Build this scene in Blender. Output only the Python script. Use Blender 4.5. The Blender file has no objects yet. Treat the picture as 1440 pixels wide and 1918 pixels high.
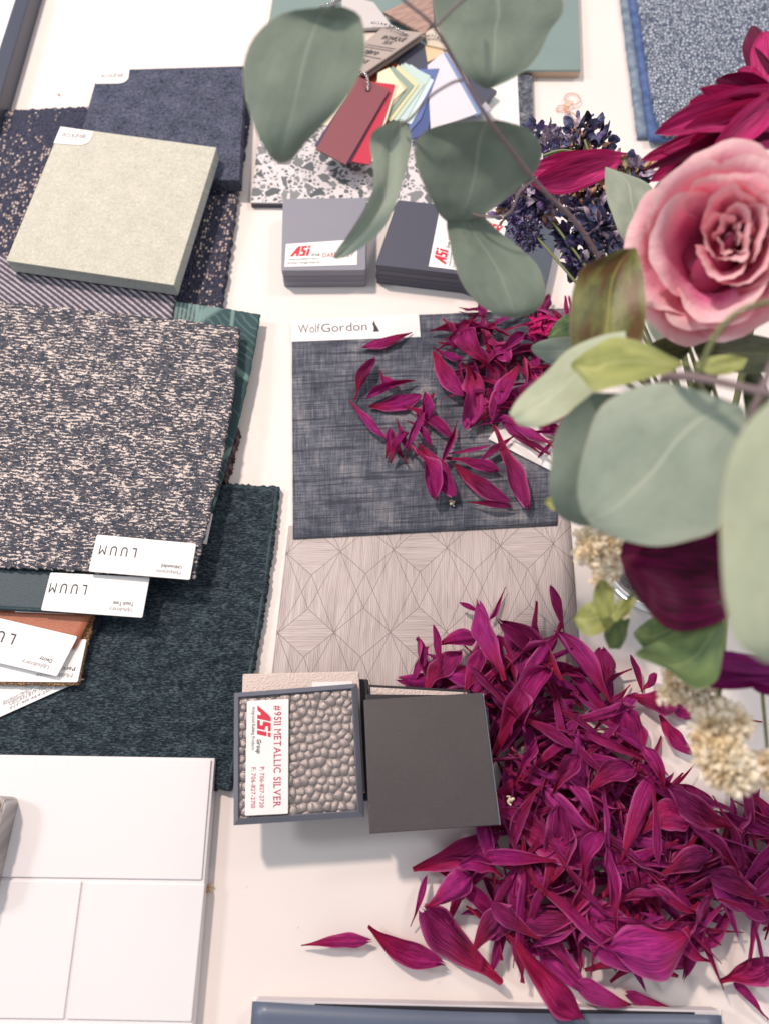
import bpy, bmesh, math, random
import numpy as np
from mathutils import Vector, Matrix, noise as mnoise
PI = math.pi
S = bpy.context.scene
COL = S.collection

# ------------------------------------------------------------------ camera, light, exposure
HC, TILT, FPX, CX, CY = 0.53, math.radians(22.0), 1385.0, 720.0, 959.0
cd = bpy.data.cameras.new('camera'); cam = bpy.data.objects.new('camera', cd); COL.objects.link(cam)
cam.location = (0, 0, HC); cam.rotation_euler = (TILT, 0, 0)
cd.sensor_fit = 'VERTICAL'; cd.sensor_height = 36.0; cd.lens = FPX / 1918 * 36.0
cd.clip_start = 0.005; cd.clip_end = 20
cd.dof.use_dof = True; cd.dof.focus_distance = 0.52; cd.dof.aperture_fstop = 5.2
S.camera = cam
wd = bpy.data.worlds.new('World'); S.world = wd; wd.use_nodes = True
bg = wd.node_tree.nodes['Background']; bg.inputs[0].default_value = (0.90, 0.93, 1.0, 1); bg.inputs[1].default_value = 0.47

def area(name, pos, target, size, watts, col):
    l = bpy.data.lights.new(name, 'AREA'); l.shape = 'DISK'; l.size = size; l.energy = watts; l.color = col
    o = bpy.data.objects.new(name, l); COL.objects.link(o); o.location = pos
    o.rotation_euler = (Vector(target) - Vector(pos)).to_track_quat('-Z', 'Y').to_euler()
area('ceiling_lamp_warm', (-0.72, 1.05, 1.65), (0.0, 0.1, 0), 0.16, 31, (1.0, 0.83, 0.72))
area('ceiling_lamp_cool', (-1.7, 0.45, 1.5), (0.0, 0.1, 0), 0.35, 13, (0.90, 0.95, 1.0))
area('ceiling_lamp_right', (1.3, 1.3, 1.9), (0.1, 0.1, 0), 0.40, 14, (1.0, 0.91, 0.85))
S.view_settings.view_transform = 'Standard'; S.view_settings.look = 'None'
S.view_settings.exposure = 0.05; S.view_settings.gamma = 1.0
S.cycles.max_bounces = 8; S.cycles.transmission_bounces = 8; S.cycles.transparent_max_bounces = 8
S.cycles.use_denoising = True; S.cycles.caustics_refractive = False; S.cycles.caustics_reflective = False

CAM = Vector((0, 0, HC)); FW = Vector((0, math.sin(TILT), -math.cos(TILT))); UP = Vector((0, math.cos(TILT), math.sin(TILT))); RT = Vector((1, 0, 0))
def P(px, py, z=0.0):
    d = FW * FPX + RT * (px - CX) - UP * (py - CY)
    return CAM + d * ((z - HC) / d.z)

def lin(v):
    v /= 255.0
    return v / 12.92 if v <= 0.04045 else ((v + 0.055) / 1.055) ** 2.4
def C(r, g, b, k=0.96):
    return (lin(r) * k, lin(g) * k, lin(b) * k, 1)

# ------------------------------------------------------------------ object helpers
WL = {}
def tagit(o, label, cat, group=None):
    o['label'] = label; o['category'] = cat
    if group: o['group'] = group
def thing(name, label, cat, loc, group=None):
    o = bpy.data.objects.new(name, None); COL.objects.link(o); o.empty_display_size = 0.01
    o.location = loc; WL[o.name] = Vector(loc); tagit(o, label, cat, group)
    return o
def mk(name, verts, faces, mat, parent=None, uvs=None, smooth=False, mats=None, fmat=None, cols=None):
    verts = [Vector(v) for v in verts]
    if parent is None:
        xs = [v.x for v in verts]; ys = [v.y for v in verts]; zs = [v.z for v in verts]
        org = Vector(((min(xs) + max(xs)) / 2, (min(ys) + max(ys)) / 2, min(zs)))
        loc = org
    else:
        org = WL[parent.name]; loc = Vector((0, 0, 0))
    me = bpy.data.meshes.new(name)
    me.from_pydata([tuple(v - org) for v in verts], [], faces)
    if uvs is not None:
        ul = me.uv_layers.new(name='UVMap')
        for lp in me.loops: ul.data[lp.index].uv = uvs[lp.vertex_index]
    for m in (mats or [mat]): me.materials.append(m)
    if fmat:
        for i, p in enumerate(me.polygons): p.material_index = fmat[i]
    if smooth: me.polygons.foreach_set('use_smooth', [True] * len(me.polygons))
    me.update()
    o = bpy.data.objects.new(name, me); COL.objects.link(o); o.location = loc
    if parent: o.parent = parent
    WL[o.name] = org
    return o

class Quad:
    """four picture corners of a flat face (reading order TL,TR,BR,BL) put on the height z"""
    def __init__(s, cor, z):
        zs = z if isinstance(z, (tuple, list)) else [z] * 4
        s.c = [P(p[0], p[1], zz) for p, zz in zip(cor, zs)]
        s.w = ((s.c[1] - s.c[0]).length + (s.c[2] - s.c[3]).length) / 2
        s.h = ((s.c[3] - s.c[0]).length + (s.c[2] - s.c[1]).length) / 2
        s.n = (s.c[3] - s.c[0]).cross(s.c[1] - s.c[0]).normalized()
        if s.n.z < 0: s.n = -s.n
        s.base = (s.c[0] + s.c[1] + s.c[2] + s.c[3]) / 4
    def at(s, u, v, dz=0.0):
        a = s.c[0].lerp(s.c[1], u); b = s.c[3].lerp(s.c[2], u)
        return a.lerp(b, v) + s.n * dz

def slab(name, q, thick, mat, parent=None, bevel=0.0004, r=0.0, seg=4):
    """rigid plate; r rounds the corners seen from above"""
    if r > 0:
        out = []
        ru, rv = r / q.w, r / q.h
        for (cu, cv, a0) in ((ru, rv, PI), (1 - ru, rv, -PI / 2), (1 - ru, 1 - rv, 0), (ru, 1 - rv, PI / 2)):
            for k in range(seg + 1):
                a = a0 + k / seg * PI / 2
                out.append((cu + ru * math.cos(a), cv + rv * math.sin(a)))
    else: out = [(0, 0), (1, 0), (1, 1), (0, 1)]
    n = len(out)
    bm = bmesh.new()
    top = [bm.verts.new(q.at(u, v)) for u, v in out]
    bot = [bm.verts.new(q.at(u, v) - Vector((0, 0, thick))) for u, v in out]
    tf = bm.faces.new(top[::-1]); bm.faces.new(bot)
    for i in range(n):
        j = (i + 1) % n
        bm.faces.new((top[i], top[j], bot[j], bot[i]))
    if bevel > 0:
        es = [e for e in bm.edges if all(v in top for v in e.verts)]
        if r == 0: es += [e for e in bm.edges if (e.verts[0] in top) != (e.verts[1] in top)]
        bmesh.ops.bevel(bm, geom=es, offset=bevel, segments=2, affect='EDGES', profile=0.5)
    bmesh.ops.recalc_face_normals(bm, faces=bm.faces)
    bm.verts.ensure_lookup_table()
    vs = [v.co.copy() for v in bm.verts]; fs = [[v.index for v in f.verts] for f in bm.faces]
    bm.verts.index_update(); fs = [[v.index for v in f.verts] for f in bm.faces]
    ex = (q.c[1] - q.c[0]).normalized(); ey = q.n.cross(ex)
    uvs = [((v - q.c[3]).dot(ex), (v - q.c[3]).dot(ey) + (v.z - q.c[3].z) * 0.7) for v in vs]
    bm.free()
    return mk(name, vs, fs, mat, parent, uvs)

def sheet(name, q, thick, mat, parent=None, nx=40, ny=40, jit=0.0, wav=0.0, seed=0, bow=None, smooth=True, wf=25):
    """cloth: a grid with frayed edges and soft waves; bow(u,v)->(du,dv,dz)"""
    rnd = random.Random(seed)
    pts = []; uvs = []
    for j in range(ny + 1):
        for i in range(nx + 1):
            u, v = i / nx, j / ny
            du = dv = dz = 0
            if bow: du, dv, dz = bow(u, v)
            p = q.at(u + du, v + dv)
            if i in (0, nx): p += (q.c[1] - q.c[0]).normalized() * rnd.uniform(-jit, jit)
            if j in (0, ny): p += (q.c[3] - q.c[0]).normalized() * rnd.uniform(-jit, jit)
            p.z += dz + wav * mnoise.noise(Vector((p.x * wf, p.y * wf, seed)))
            pts.append(p); uvs.append(((u + du) * q.w, (1 - v - dv) * q.h))
    n = len(pts); idx = lambda i, j: j * (nx + 1) + i
    F = [(idx(i, j), idx(i, j + 1), idx(i + 1, j + 1), idx(i + 1, j)) for j in range(ny) for i in range(nx)]
    bp = [p - Vector((0, 0, thick)) for p in pts]
    B = [tuple(x + n for x in f[::-1]) for f in F]
    ring = [idx(i, 0) for i in range(nx)] + [idx(nx, j) for j in range(ny)] + [idx(i, ny) for i in range(nx, 0, -1)] + [idx(0, j) for j in range(ny, 0, -1)]
    R = [(ring[k], ring[(k + 1) % len(ring)], ring[(k + 1) % len(ring)] + n, ring[k] + n) for k in range(len(ring))]
    o = mk(name, pts + bp, F + B + R, mat, parent, uvs + uvs, smooth)
    if smooth:
        for p in o.data.polygons[len(F) + len(B):]: p.use_smooth = False
    return o

def poly_on(name, q, outlines, mat, parent, dz=0.00005, th=0.00004):
    """flat printed shapes laid on a quad: outlines in the quad's own 0..1 units (v down)"""
    vs, fs = [], []
    for out in outlines:
        b = len(vs); n = len(out)
        vs += [q.at(u, v, dz + th) for u, v in out]
        fs.append(list(range(b, b + n)))
    return mk(name, vs, fs, mat, parent)

# lettering ---------------------------------------------------------
_G = {}
_fc = bpy.data.curves.new('lettering_source', 'FONT'); _fo = bpy.data.objects.new('lettering_source', _fc); COL.objects.link(_fo)
def glyph(ch, bold=0.0):
    if (ch, bold) not in _G:
        _fc.body = ch; _fc.offset = bold; _fc.resolution_u = 3; _fc.fill_mode = 'BOTH'; _fc.size = 1
        bpy.context.view_layer.update()
        me = bpy.data.meshes.new_from_object(_fo.evaluated_get(bpy.context.evaluated_depsgraph_get()))
        vs = [(v.co.x, v.co.y) for v in me.vertices]; fs = [tuple(p.vertices) for p in me.polygons]
        bpy.data.meshes.remove(me)
        x0 = min(v[0] for v in vs) if vs else 0; x1 = max(v[0] for v in vs) if vs else 0.25
        _G[(ch, bold)] = ([(x - x0, y) for x, y in vs], fs, x1 - x0)
    return _G[(ch, bold)]
SERB = {'M': (.08, .92), 'E': (.15,), 'T': (.5,), 'A': (.05, .95), 'L': (.12,), 'I': (.5,), 'R': (.12, .92), 'P': (.15,), 'F': (.15,), 'K': (.1, .9), 'D': (.12,), 'Y': (.5,)}
SERT = {'M': (.08, .92), 'E': (.15,), 'A': (), 'L': (.12,), 'I': (.5,), 'V': (.05, .95), 'R': (.12,), 'P': (.15,), 'F': (.15,), 'K': (.1, .9), 'D': (.12,), 'Y': (.05, .95)}
CAPH = None
def write(q, body, u0, v0, u1, cap, store, bold=0.0, shear=0.0, serif=False, gap=0.09):
    """lay a line of lettering: left u0, baseline v0 (down), right u1, cap height as a share of the quad height"""
    global CAPH
    if CAPH is None: CAPH = max(v[1] for v in glyph('H')[0])
    x = 0; V = []; Fc = []
    for ch in body:
        if ch == ' ': x += 0.30; continue
        vs, fs, w = glyph(ch, 0.0 if ch == 'M' else bold)
        b = len(V)
        V += [(x + a, y) for a, y in vs]; Fc += [tuple(i + b for i in f) for f in fs]
        if serif:
            for src, yy in ((SERB, 0.0), (SERT, CAPH - 0.05)):
                for s in src.get(ch, ()):
                    b = len(V); cx = x + s * w
                    if ch == 'x': continue
                    V += [(cx - .10, yy), (cx + .10, yy), (cx + .10, yy + .05), (cx - .10, yy + .05)]; Fc.append((b, b + 1, b + 2, b + 3))
        if serif and ch == '1':
            b = len(V); V += [(x - .13, CAPH - .12), (x + .02, CAPH - .06), (x + .02, CAPH), (x - .13, CAPH - .07), (x - .05, 0), (x + w + .05, 0), (x + w + .05, .05), (x - .05, .05)]; Fc += [(b, b + 1, b + 2, b + 3), (b + 4, b + 5, b + 6, b + 7)]
            x += .04
        x += w + gap
    W = max(x - gap, 1e-3)
    b = len(store[0])
    for a, y in V:
        u = u0 + (a + shear * y) / W * (u1 - u0); v = v0 - y / CAPH * cap
        store[0].append(q.at(u, v, 0.00012))
    store[1].extend(tuple(i + b for i in f) for f in Fc)
def logo_asi(q, u0, v0, u1, v1, store, reg=True):
    A = [[(0, 0), (.24, .8), (.33, 1), (.46, 1), (.46, 0), (.32, 0), (.32, .25), (.24, .25), (.17, 0)]]
    Sx = [[(.51, 1), (.80, 1), (.80, .8), (.65, .8), (.65, .62), (.51, .45)], [(.51, .45), (.65, .62), (.80, .55), (.80, .38), (.66, .38)],
          [(.66, .38), (.80, .38), (.80, 0), (.66, 0)], [(.50, 0), (.66, 0), (.66, .2), (.50, .2)]]
    I = [[(.85, 0), (.99, 0), (.99, .7), (.85, .7)], [(.85, .8), (.99, .8), (.99, 1), (.85, 1)]]
    for out in A + Sx + I:
        b = len(store[0])
        for x, y in out: store[0].append(q.at(u0 + (x + .12 * (y - .5)) * (u1 - u0), v1 + (v0 - v1) * y, 0.00012))
        store[1].append(tuple(range(b, b + len(out))))
def ink(store, mat, parent, name='lettering'):
    return mk(name, store[0], store[1], mat, parent)
def new(): return ([], [])

# ------------------------------------------------------------------ material helpers
class Mt:
    def __init__(s, name):
        s.m = bpy.data.materials.new(name); s.m.use_nodes = True; s.t = s.m.node_tree
        s.b = s.t.nodes['Principled BSDF']; s.out = s.t.nodes['Material Output']
    def n(s, typ, **kw):
        nd = s.t.nodes.new(typ)
        for k, v in kw.items(): setattr(nd, k, v)
        return nd
    def put(s, sock, v):
        if isinstance(v, bpy.types.NodeSocket): s.t.links.new(v, sock)
        elif v is not None: sock.default_value = v
    def uv(s): return s.n('ShaderNodeTexCoord').outputs['UV']
    def obj(s): return s.n('ShaderNodeTexCoord').outputs['Object']
    def rand(s): return s.n('ShaderNodeObjectInfo').outputs['Random']
    def map(s, vec, scale=(1, 1, 1), rot=(0, 0, 0), loc=(0, 0, 0)):
        m = s.n('ShaderNodeMapping'); s.put(m.inputs['Vector'], vec)
        m.inputs['Scale'].default_value = scale; m.inputs['Rotation'].default_value = rot; m.inputs['Location'].default_value = loc
        return m.outputs[0]
    def noise(s, vec, scale=1, detail=2, rough=.5, dist=0):
        m = s.n('ShaderNodeTexNoise'); s.put(m.inputs['Vector'], vec)
        for k, v in (('Scale', scale), ('Detail', detail), ('Roughness', rough), ('Distortion', dist)): s.put(m.inputs[k], v)
        return m.outputs['Fac']
    def vor(s, vec, scale=1, feature='F1', rnd=1.0, out='Distance'):
        m = s.n('ShaderNodeTexVoronoi', feature=feature); s.put(m.inputs['Vector'], vec)
        s.put(m.inputs['Scale'], scale); s.put(m.inputs['Randomness'], rnd)
        return m.outputs[out]
    def math(s, op, a, b=None, c=None):
        m = s.n('ShaderNodeMath', operation=op); s.put(m.inputs[0], a)
        if b is not None: s.put(m.inputs[1], b)
        if c is not None: s.put(m.inputs[2], c)
        return m.outputs[0]
    def xyz(s, vec):
        m = s.n('ShaderNodeSeparateXYZ'); s.put(m.inputs[0], vec); return m.outputs
    def mix(s, f, a, b, blend='MIX'):
        m = s.n('ShaderNodeMix', data_type='RGBA', blend_type=blend); s.put(m.inputs[0], f); s.put(m.inputs[6], a); s.put(m.inputs[7], b)
        return m.outputs[2]
    def ramp(s, f, stops, interp='LINEAR'):
        m = s.n('ShaderNodeValToRGB'); s.put(m.inputs[0], f); r = m.color_ramp; r.interpolation = interp
        while len(r.elements) < len(stops): r.elements.new(0.5)
        for e, (p, c) in zip(r.elements, stops):
            e.position = p; e.color = c if isinstance(c, tuple) else (c, c, c, 1)
        return m.outputs[0]
    def bump(s, h, strength=1.0, dist=0.001, normal=None):
        m = s.n('ShaderNodeBump'); s.put(m.inputs['Height'], h); m.inputs['Strength'].default_value = strength; m.inputs['Distance'].default_value = dist
        if normal: s.put(m.inputs['Normal'], normal)
        return m.outputs[0]
    def fin(s, color, rough=.6, metal=0, normal=None, spec=None, sheen=0, coat=0, trans=None, tcol=None):
        b = s.b; s.put(b.inputs['Base Color'], color); s.put(b.inputs['Roughness'], rough); s.put(b.inputs['Metallic'], metal)
        if normal is not None: s.put(b.inputs['Normal'], normal)
        if spec is not None: b.inputs['Specular IOR Level'].default_value = spec
        if sheen: b.inputs['Sheen Weight'].default_value = sheen
        if coat: b.inputs['Coat Weight'].default_value = coat; b.inputs['Coat Roughness'].default_value = .15
        if trans:
            t = s.n('ShaderNodeBsdfTranslucent'); s.put(t.inputs[0], tcol if tcol is not None else color)
            if normal is not None: s.put(t.inputs['Normal'], normal)
            mx = s.n('ShaderNodeMixShader'); mx.inputs[0].default_value = trans
            s.t.links.new(b.outputs[0], mx.inputs[1]); s.t.links.new(t.outputs[0], mx.inputs[2]); s.t.links.new(mx.outputs[0], s.out.inputs[0])
        return s.m

def plain(name, col, rough=.55, **k):
    m = Mt(name); u = m.obj()
    f = m.noise(u, 60, 4)
    dark = tuple(c * .93 for c in col[:3]) + (1,)
    return m.fin(m.mix(f, dark, col), rough, normal=m.bump(m.noise(u, 900, 2), .15, .0003), **k)

M = {}
m = Mt('tabletop'); o_ = m.obj()
M['table'] = m.fin(m.mix(m.ramp(m.noise(o_, 230, 2, .6), [(.735, 0.0), (.76, .35)]), m.mix(m.noise(o_, 9, 4), (.775, .70, .665, 1), (.84, .775, .74, 1)), (.45, .38, .34, 1)), m.ramp(m.noise(o_, 30, 4), [(0, .38), (1, .5)]), normal=m.bump(m.noise(o_, 1400, 2), .12, .0002), spec=.35)
M['paper'] = plain('white_paper', (.86, .84, .83, 1), .55)
M['card'] = plain('card_edge', (.84, .81, .80, 1), .5)
M['ink'] = plain('black_ink', (.03, .03, .035, 1), .6)
M['inkgrey'] = plain('grey_ink', (.16, .15, .17, 1), .6)
M['inklight'] = plain('light_grey_ink', (.33, .30, .33, 1), .6)
M['inkred'] = plain('red_ink', (.62, .02, .05, 1), .55)
M['inkcrimson'] = plain('crimson_ink', (.50, .03, .09, 1), .55)

# carpet with flecks
def carpet(name, base, fl1, fl2, sc=420, thr=.60, rot=0.0, bands=True, rows=None):
    m = Mt(name); u = m.map(m.uv(), rot=(0, 0, rot))
    vu = m.map(u, (sc, sc * .8, 1))
    d = m.vor(vu, 1, rnd=.75); col = m.vor(vu, 1, rnd=.75, out='Color'); cx = m.xyz(col)
    band = m.noise(m.map(u, (75, 9, 1)), 1, 3, .6) if bands else 0.5
    s_ = m.math('ADD', m.math('MULTIPLY', cx[0], .42), m.math('MULTIPLY', band, 1.0))
    f = m.ramp(s_, [(thr, 0.0), (thr + .04, 1.0)])
    f = m.math('MULTIPLY', f, m.ramp(d, [(.3, 1.0), (.6, 0.0)]))
    c = m.mix(m.noise(u, 500, 3), base, tuple(x * 1.7 for x in base[:3]) + (1,))
    c = m.mix(f, c, m.mix(cx[1], fl1, fl2))
    c = m.mix(m.ramp(d, [(.5, 0.0), (.9, .6)]), c, (.012, .012, .018, 1))
    return m.fin(c, .95, normal=m.bump(m.math('SUBTRACT', 1, d), 1, .002), spec=.1)
M['carpet'] = carpet('flecked_carpet', C(60, 62, 78), C(222, 204, 194), C(176, 154, 144), 400, .80)
M['carpet_brown'] = carpet('brown_carpet', C(84, 68, 72), C(135, 112, 108), C(110, 90, 92), 300, .7)

def felt(name, a, b, sc=1.0, bs=.5):
    m = Mt(name); u = m.uv()
    n1 = m.noise(u, 420 * sc, 5, .75, 1.2); n2 = m.noise(u, 60, 3, .6); n3 = m.noise(u, 1500, 2, .6, 2)
    f = m.math('ADD', m.math('MULTIPLY', n1, .6), m.math('ADD', m.math('MULTIPLY', n2, .15), m.math('MULTIPLY', n3, .25)))
    return m.fin(m.ramp(f, [(.41, a), (.60, b)]), .95, normal=m.bump(n1, bs, .0008), spec=.12)
M['felt_navy'] = felt('navy_felt', C(30, 36, 52), C(108, 112, 132))
M['felt_cream'] = felt('cream_felt', C(178, 178, 163), C(213, 210, 197), 1, .35)
M['felt_side'] = felt('pale_felt_edge', C(166, 172, 168), C(192, 196, 190), 1, .3)

# diagonal pinstripe cloth
m = Mt('pinstripe_cloth'); u = m.map(m.uv(), rot=(0, 0, math.radians(38)))
w = m.math('FRACT', m.math('ADD', m.math('MULTIPLY', m.xyz(u)[1], 215), m.math('MULTIPLY', m.noise(u, 350, 2), .35)))
seg = m.noise(m.map(u, (500, 60, 1)), 1, 2)
f = m.math('MULTIPLY', m.ramp(w, [(.0, .0), (.25, 1.0), (.42, 1.0), (.6, .0)]), m.ramp(seg, [(.3, .55), (.5, 1.0)]))
M['pinstripe'] = m.fin(m.mix(f, C(84, 78, 90), C(192, 184, 192)), .9, normal=m.bump(f, .7, .0006), spec=.2)

# tweed
m = Mt('slate_tweed'); u = m.uv()
n1 = m.noise(m.map(u, (200, 600, 1)), 1, 3, .62, .4); n2 = m.noise(m.map(u, (55, 75, 1)), 1, 3, .6)
n3 = m.noise(m.map(u, (620, 1000, 1), loc=(3, 1, 0)), 1, 2, .6)
row0 = m.math('SINE', m.math('MULTIPLY', m.math('ADD', m.xyz(u)[1], m.math('MULTIPLY', m.noise(m.map(u, (60, 20, 1)), 1, 2), .004)), 2150))
s_ = m.math('ADD', m.math('ADD', m.math('MULTIPLY', n1, .62), m.math('ADD', m.math('MULTIPLY', n2, .26), m.math('MULTIPLY', n3, .30))), m.math('MULTIPLY', row0, .022))
f = m.ramp(s_, [(.626, 0.0), (.648, 1.0)])
row = m.math('SINE', m.math('MULTIPLY', m.math('ADD', m.xyz(u)[1], m.math('MULTIPLY', m.noise(m.map(u, (60, 20, 1)), 1, 2), .004)), 2150))
g = m.ramp(m.noise(m.map(u, (110, 300, 1), loc=(9, 4, 0)), 1, 3, .6), [(.42, C(72, 78, 90)), (.60, C(100, 98, 106))])
g = m.mix(m.ramp(m.noise(m.map(u, (350, 1000, 1), loc=(5, 2, 0)), 1, 2), [(.36, .75), (.5, .0)]), g, C(36, 38, 50))
c = m.mix(f, g, m.mix(n3, C(205, 190, 184), C(252, 236, 226)))
M['tweed'] = m.fin(c, .92, normal=m.bump(m.math('ADD', m.math('MULTIPLY', n1, 1.0), m.math('MULTIPLY', n3, .7)), .9, .0014), spec=.15)

# green cloth with feathery line drawing
m = Mt('green_line_cloth'); u = m.uv()
rib = m.math('FRACT', m.math('ADD', m.math('MULTIPLY', m.xyz(u)[0], 330), m.math('MULTIPLY', m.noise(u, 400, 2), .4)))
rb = m.ramp(rib, [(.0, .0), (.3, 1.0), (.6, 1.0), (.95, .0)])
lines = m.vor(m.map(u, (30, 13, 1)), 1, 'DISTANCE_TO_EDGE')
ln = m.ramp(lines, [(.02, 1.0), (.05, 0.0)])
leaf2 = m.math('FRACT', m.math('ADD', m.math('MULTIPLY', m.xyz(m.map(u, rot=(0, 0, .7)))[1], 170), m.math('MULTIPLY', m.noise(u, 40, 2), 2)))
lf = m.math('MULTIPLY', m.ramp(leaf2, [(.1, 0.0), (.2, .8), (.35, .8), (.45, 0.0)]), m.ramp(m.noise(u, 30, 2), [(.45, 0.0), (.5, .7)]))
wh = m.ramp(m.xyz(u)[0], [(.032, 1.0), (.036, 0.0)])
c = m.mix(m.math('MULTIPLY', rb, m.math('MULTIPLY', wh, .8)), C(62, 84, 88), C(132, 150, 148))
c = m.mix(m.math('MAXIMUM', m.math('MULTIPLY', ln, .8), m.math('MULTIPLY', lf, .5)), c, C(128, 158, 154))
M['green_lines'] = m.fin(c, .85, normal=m.bump(m.noise(u, 1200, 3), .6, .0005), spec=.2)

# chenille
m = Mt('dark_teal_chenille'); u = m.uv()
n1 = m.noise(m.map(u, (300, 950, 1)), 1, 4, .65, .6); n2 = m.noise(m.map(u, (70, 160, 1)), 1, 3, .6); n3 = m.noise(u, 1400, 3, .7)
s_ = m.math('ADD', m.math('MULTIPLY', n1, .55), m.math('ADD', m.math('MULTIPLY', n2, .2), m.math('MULTIPLY', n3, .25)))
c = m.ramp(s_, [(.42, C(22, 32, 42)), (.50, C(44, 60, 70)), (.58, C(96, 112, 120))])
M['chenille'] = m.fin(c, .95, normal=m.bump(s_, 1, .004), spec=.1, sheen=.08)
m = Mt('serged_thread'); u = m.obj()
M['serge'] = m.fin(m.mix(m.noise(u, 900, 2), C(46, 66, 72), C(96, 116, 120)), .9)
m = Mt('dark_teal_vinyl'); u = m.uv()
M['vinyl'] = m.fin(m.mix(m.noise(u, 50, 2), C(30, 52, 62), C(36, 60, 70)), .5, normal=m.bump(m.vor(u, 1300), .35, .0003))
m = Mt('tan_leather'); u = m.uv()
M['tan'] = m.fin(m.mix(m.noise(u, 120, 4), C(150, 84, 58), C(190, 116, 84)), .55, normal=m.bump(m.vor(u, 900), .5, .0004))
m = Mt('gold_weave'); u = m.map(m.uv(), (700, 1100, 1))
M['gold'] = m.fin(m.mix(m.ramp(m.vor(u, 1), [(.2, 0.0), (.5, 1.0)]), C(205, 165, 110), C(120, 84, 60)), .7, normal=m.bump(m.vor(u, 1), 1, .0006))
M['blackcloth'] = felt('black_cloth', C(30, 32, 42), C(58, 60, 72))

# white glazed tile board
m = Mt('white_tile_glaze'); u = m.obj()
M['tile'] = m.fin(m.mix(m.noise(u, 8, 3), (.78, .745, .75, 1), (.80, .77, .775, 1)), m.ramp(m.noise(u, 25, 3), [(0, .22), (1, .34)]), normal=m.bump(m.noise(u, 26, 2), .12, .003), spec=.4)
M['tile_side'] = plain('tile_side', C(196, 196, 204), .5)
M['grout'] = plain('pale_grout', C(232, 226, 228), .7)

# woven denim-blue wallcovering
m = Mt('navy_distressed_weave'); u = m.uv()
a1 = m.noise(m.map(u, (30, 700, 1)), 1, 4, .7); a2 = m.noise(m.map(u, (700, 40, 1)), 1, 4, .7)
blk = m.noise(m.map(u, (22, 14, 1)), 1, 5, .7); vb = m.vor(m.map(u, (16, 14, 1)), 1, rnd=.9, out='Color')
fine = m.noise(u, 1300, 2, .7)
s_ = m.math('ADD', m.math('MULTIPLY', a1, .30), m.math('ADD', m.math('MULTIPLY', a2, .26), m.math('ADD', m.math('MULTIPLY', blk, .46), m.math('MULTIPLY', fine, .20))))
s_ = m.math('ADD', s_, m.math('MULTIPLY', m.math('SUBTRACT', m.xyz(vb)[0], .5), .05))
c = m.ramp(s_, [(.50, C(50, 54, 68)), (.585, C(84, 88, 101)), (.65, C(118, 119, 128)), (.74, C(168, 160, 158))])
ls = m.math('MULTIPLY', m.ramp(m.noise(m.map(u, (9, 260, 1), loc=(2, 7, 0)), 1, 3, .6), [(.56, 0.0), (.62, .85)]), .8)
c = m.mix(ls, c, C(48, 50, 64))
M['weave'] = m.fin(c, .7, normal=m.bump(m.math('ADD', fine, a2), .7, .0005), spec=.25)

# diamond wood veneer wallpaper
m = Mt('diamond_wood_paper'); u = m.uv(); xs = m.xyz(u)
pw, ph, hh = 0.0405, 0.0640, 0.0185
X = m.math('SUBTRACT', xs[0], 0.001); Y = m.math('SUBTRACT', xs[1], 0.0530)
Yr = m.math('SUBTRACT', Y, m.math('MULTIPLY', m.math('ROUND', m.math('DIVIDE', Y, ph)), ph))
aY = m.math('ABSOLUTE', Yr)
Xr = m.math('SUBTRACT', X, m.math('MULTIPLY', m.math('ROUND', m.math('DIVIDE', X, pw)), pw)); aX = m.math('ABSOLUTE', Xr)   # 0 at nodes
dia = m.math('SUBTRACT', m.math('ADD', m.math('DIVIDE', m.math('SUBTRACT', pw / 2, aX), pw / 2), m.math('DIVIDE', aY, hh)), 1)   # <0 inside small diamonds
def near(v, t, w_): return m.math('LESS_THAN', m.math('ABSOLUTE', m.math('SUBTRACT', v, t)), w_)
def fold(v): return m.math('ABSOLUTE', m.math('SUBTRACT', v, m.math('MULTIPLY', m.math('ROUND', m.math('DIVIDE', v, pw)), pw)))
inside = m.math('LESS_THAN', dia, 0)
lw = 0.00021
L1 = m.math('LESS_THAN', m.math('ABSOLUTE', m.math('MULTIPLY', dia, hh)), lw * 1.4)
outm = m.math('SUBTRACT', 1, inside)
k1 = (pw / 2) / (ph - hh)
L2 = m.math('MAXIMUM', m.math('LESS_THAN', fold(m.math('SUBTRACT', X, m.math('MULTIPLY', Yr, k1))), lw), m.math('LESS_THAN', fold(m.math('ADD', X, m.math('MULTIPLY', Yr, k1))), lw))
k2 = (pw / 2) / (ph - hh)
Ys = m.math('SUBTRACT', aY, hh)
L3 = m.math('MAXIMUM', m.math('LESS_THAN', fold(m.math('SUBTRACT', m.math('SUBTRACT', X, pw / 2), m.math('MULTIPLY', Ys, k2))), lw), m.math('LESS_THAN', fold(m.math('ADD', m.math('SUBTRACT', X, pw / 2), m.math('MULTIPLY', Ys, k2))), lw))
L3 = m.math('MULTIPLY', L3, m.math('GREATER_THAN', Ys, 0))
LL = m.math('MAXIMUM', L1, m.math('MULTIPLY', outm, m.math('MAXIMUM', L2, L3)))
def grain(ax, mp):
    w_ = m.math('SINE', m.math('ADD', m.math('MULTIPLY', xs[ax], 5200), m.math('MULTIPLY', m.noise(m.map(u, mp), 1, 2), 14)))
    return m.math('ADD', m.math('MULTIPLY', w_, .09), m.math('ADD', .25, m.math('MULTIPLY', m.noise(m.map(u, mp, loc=(3, 5, 0)), 1, 3, .7), .45)))
gv = grain(0, (300, 22, 1)); gh = grain(1, (22, 300, 1))
sel = m.math('MULTIPLY', inside, m.math('LESS_THAN', m.math('FRACT', m.math('MULTIPLY', m.math('FLOOR', m.math('DIVIDE', X, pw)), .5)), .25))
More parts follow.
